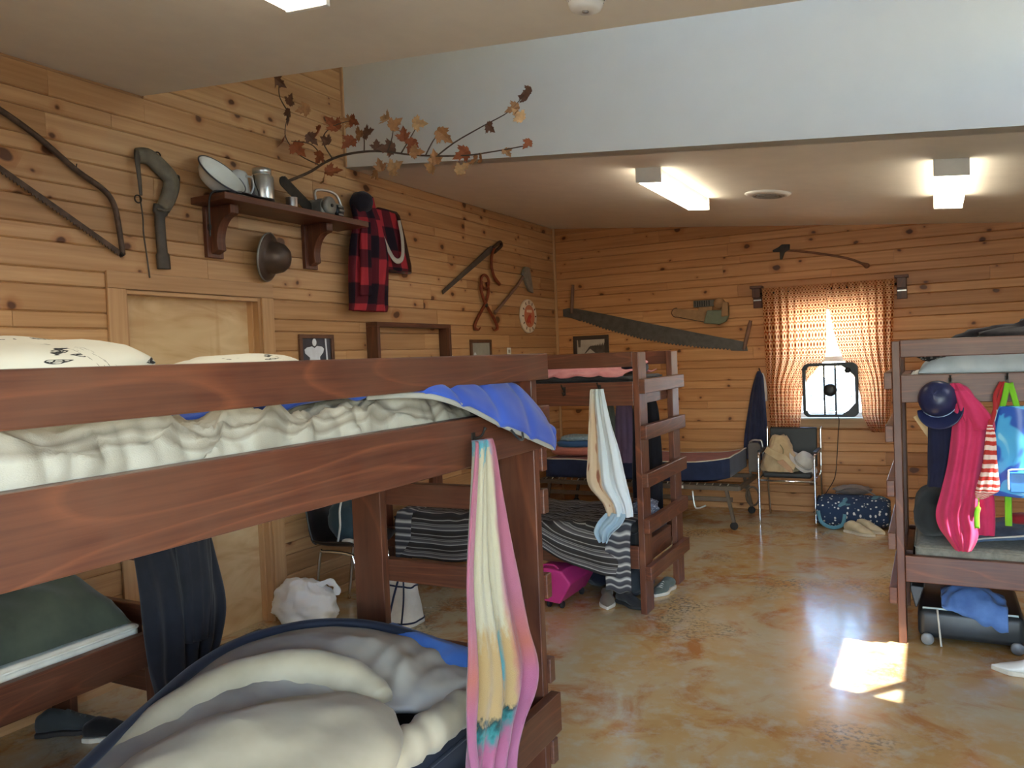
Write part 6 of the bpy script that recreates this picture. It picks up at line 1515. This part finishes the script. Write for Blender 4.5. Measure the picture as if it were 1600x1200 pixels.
def bt(u, v):
    x = 3.78 + 0.30*u; y = -3.50 + 0.32*v
    z = 0.20 + 0.09*math.sin(math.pi*v)**0.7*math.sin(math.pi*min(1, 0.15 + 0.8*u)) + 0.02*ridge(u*4, v*4, 2)
    if v < 0.15: z -= 0.10*(1 - v/0.15)*u
    return V((x, y, max(z, 0.05)))
o = G().grid(bt, 40, 34).build('blue_shirt', cloth('sky_blue_cotton', srgb(92, 128, 186), srgb(70, 100, 156)), None, True, solid=0.005, soff=1)
tag(o, 'sky blue shirt crumpled on top of the black suitcase', 'shirt')
shoe('white clog shoe with grey lining on the floor at the right edge', (4.12, -3.74, 0.0), 3.0, 0.26, simple('white_foam', srgb(226, 226, 222), 0.5, 0, 0.04), SOLEW, None, tall=0.085)
# ------------------------------------------------------------------ ceiling fixtures
LAMP = Mat('lit_diffuser', 0.5); LAMP.color((0.9, 0.9, 0.86))
LAMP.b.inputs['Emission Color'].default_value = (1.0, 0.88, 0.70, 1); LAMP.b.inputs['Emission Strength'].default_value = 8.0
LAMP = LAMP.m
def lamp(label, x0, x1, y0, y1, zf):
    zc = min(zf(x0), zf(x1)); zm = zf((x0+x1)/2)
    t = thing('ceiling_light', label, 'light', ((x0+x1)/2, (y0+y1)/2, zm - 0.10), 'fluorescent ceiling lights')
    s_ = (zf(x1) - zf(x0)) / (x1 - x0)
    def slab(a0, a1, b0, b1, d0, d1):
        P = [(a, zf(a) - d0) for a in (a0, a1)] + [(a, zf(a) - d1) for a in (a1, a0)]
        return G().prism(P, (0, b0, 0), (1, 0, 0), (0, 0, 1), -(b1 - b0))
    slab(x0 + 0.015, x1 - 0.015, y0 + 0.021, y1 - 0.021, 0.0, 0.0445).build('housing', WPLASTIC, t)
    slab(x0, x1, y0 + 0.0205, y1 - 0.0205, 0.045, 0.095).build('diffuser', LAMP, t, bevel=0.008)
    for y_ in (y0, y1 - 0.02): slab(x0 - 0.003, x1 + 0.003, y_, y_ + 0.02, 0.0, 0.098).build('end_cap', WPLASTIC, t, bevel=0.003)
lamp('lit fluorescent fixture on the far ceiling above the ladder bunk', 2.03, 2.20, -3.05, -1.75, zfar)
lamp('lit fluorescent fixture on the far ceiling above the right-hand bunk', 3.795, 3.975, -2.88, -1.55, zfar)
lamp('lit fluorescent fixture cut by the top edge on the near ceiling', 1.79, 1.97, -7.35, -6.04, znear)
nrm = V((-0.1, 0, -1)).normalized()
vc = V((2.68, -1.89, zfar(2.68)))
t = thing('ceiling_vent', 'round white air vent between the two far fluorescent lights', 'vent', vc + V((0, 0, -0.03)))
G().lathe([(0.165, 0.0), (0.17, 0.004), (0.155, 0.014), (0.125, 0.022), (0.12, 0.012)], vc, nrm, 40, False).build('outer_ring', WPLASTIC, t, True, solid=0.003)
for r_ in (0.10, 0.07, 0.04): G().lathe([(r_, 0.006), (r_ + 0.012, 0.022), (r_ + 0.008, 0.026), (r_ - 0.006, 0.01)], vc, nrm, 36, False).build('louver_ring', simple('vent_grey', srgb(150, 146, 138), 0.6) if r_ == 0.10 else bpy.data.materials['vent_grey'], t, True, solid=0.002)
G().lathe([(0.03, 0.006), (0.026, 0.024), (0.0, 0.028)], vc, nrm, 24).build('centre_cap', bpy.data.materials['vent_grey'], t, True)
G().lathe([(0.118, 0.001), (0.118, 0.004), (0.0, 0.004)], vc, nrm, 30).build('back_plate', IRON, t)
sc = V((2.725, -5.57, znear(2.725)))
t = thing('smoke_detector', 'white round smoke detector on the near ceiling at the top', 'smoke detector', sc + V((0, 0, -0.05)))
G().lathe([(0.07, 0.0), (0.07, 0.012), (0.064, 0.016)], sc, nrm, 32).build('base', WPLASTIC, t, True)
G().lathe([(0.062, 0.016), (0.062, 0.028), (0.054, 0.044), (0.04, 0.05), (0.0, 0.051)], sc, nrm, 32).build('cover', WPLASTIC, t, True)
for k in range(10):
    a_ = 2*math.pi*k/10
    G().bar(sc + V((0.0625*math.cos(a_), 0.0625*math.sin(a_), -0.019)), sc + V((0.0625*math.cos(a_ + 0.35), 0.0625*math.sin(a_ + 0.35), -0.019)), 0.003, 0.006).build('slot', IRON, t)
G().lathe([(0.012, 0.0505), (0.012, 0.054), (0.0, 0.055)], sc, nrm, 16).build('test_button', bpy.data.materials['vent_grey'], t, True)
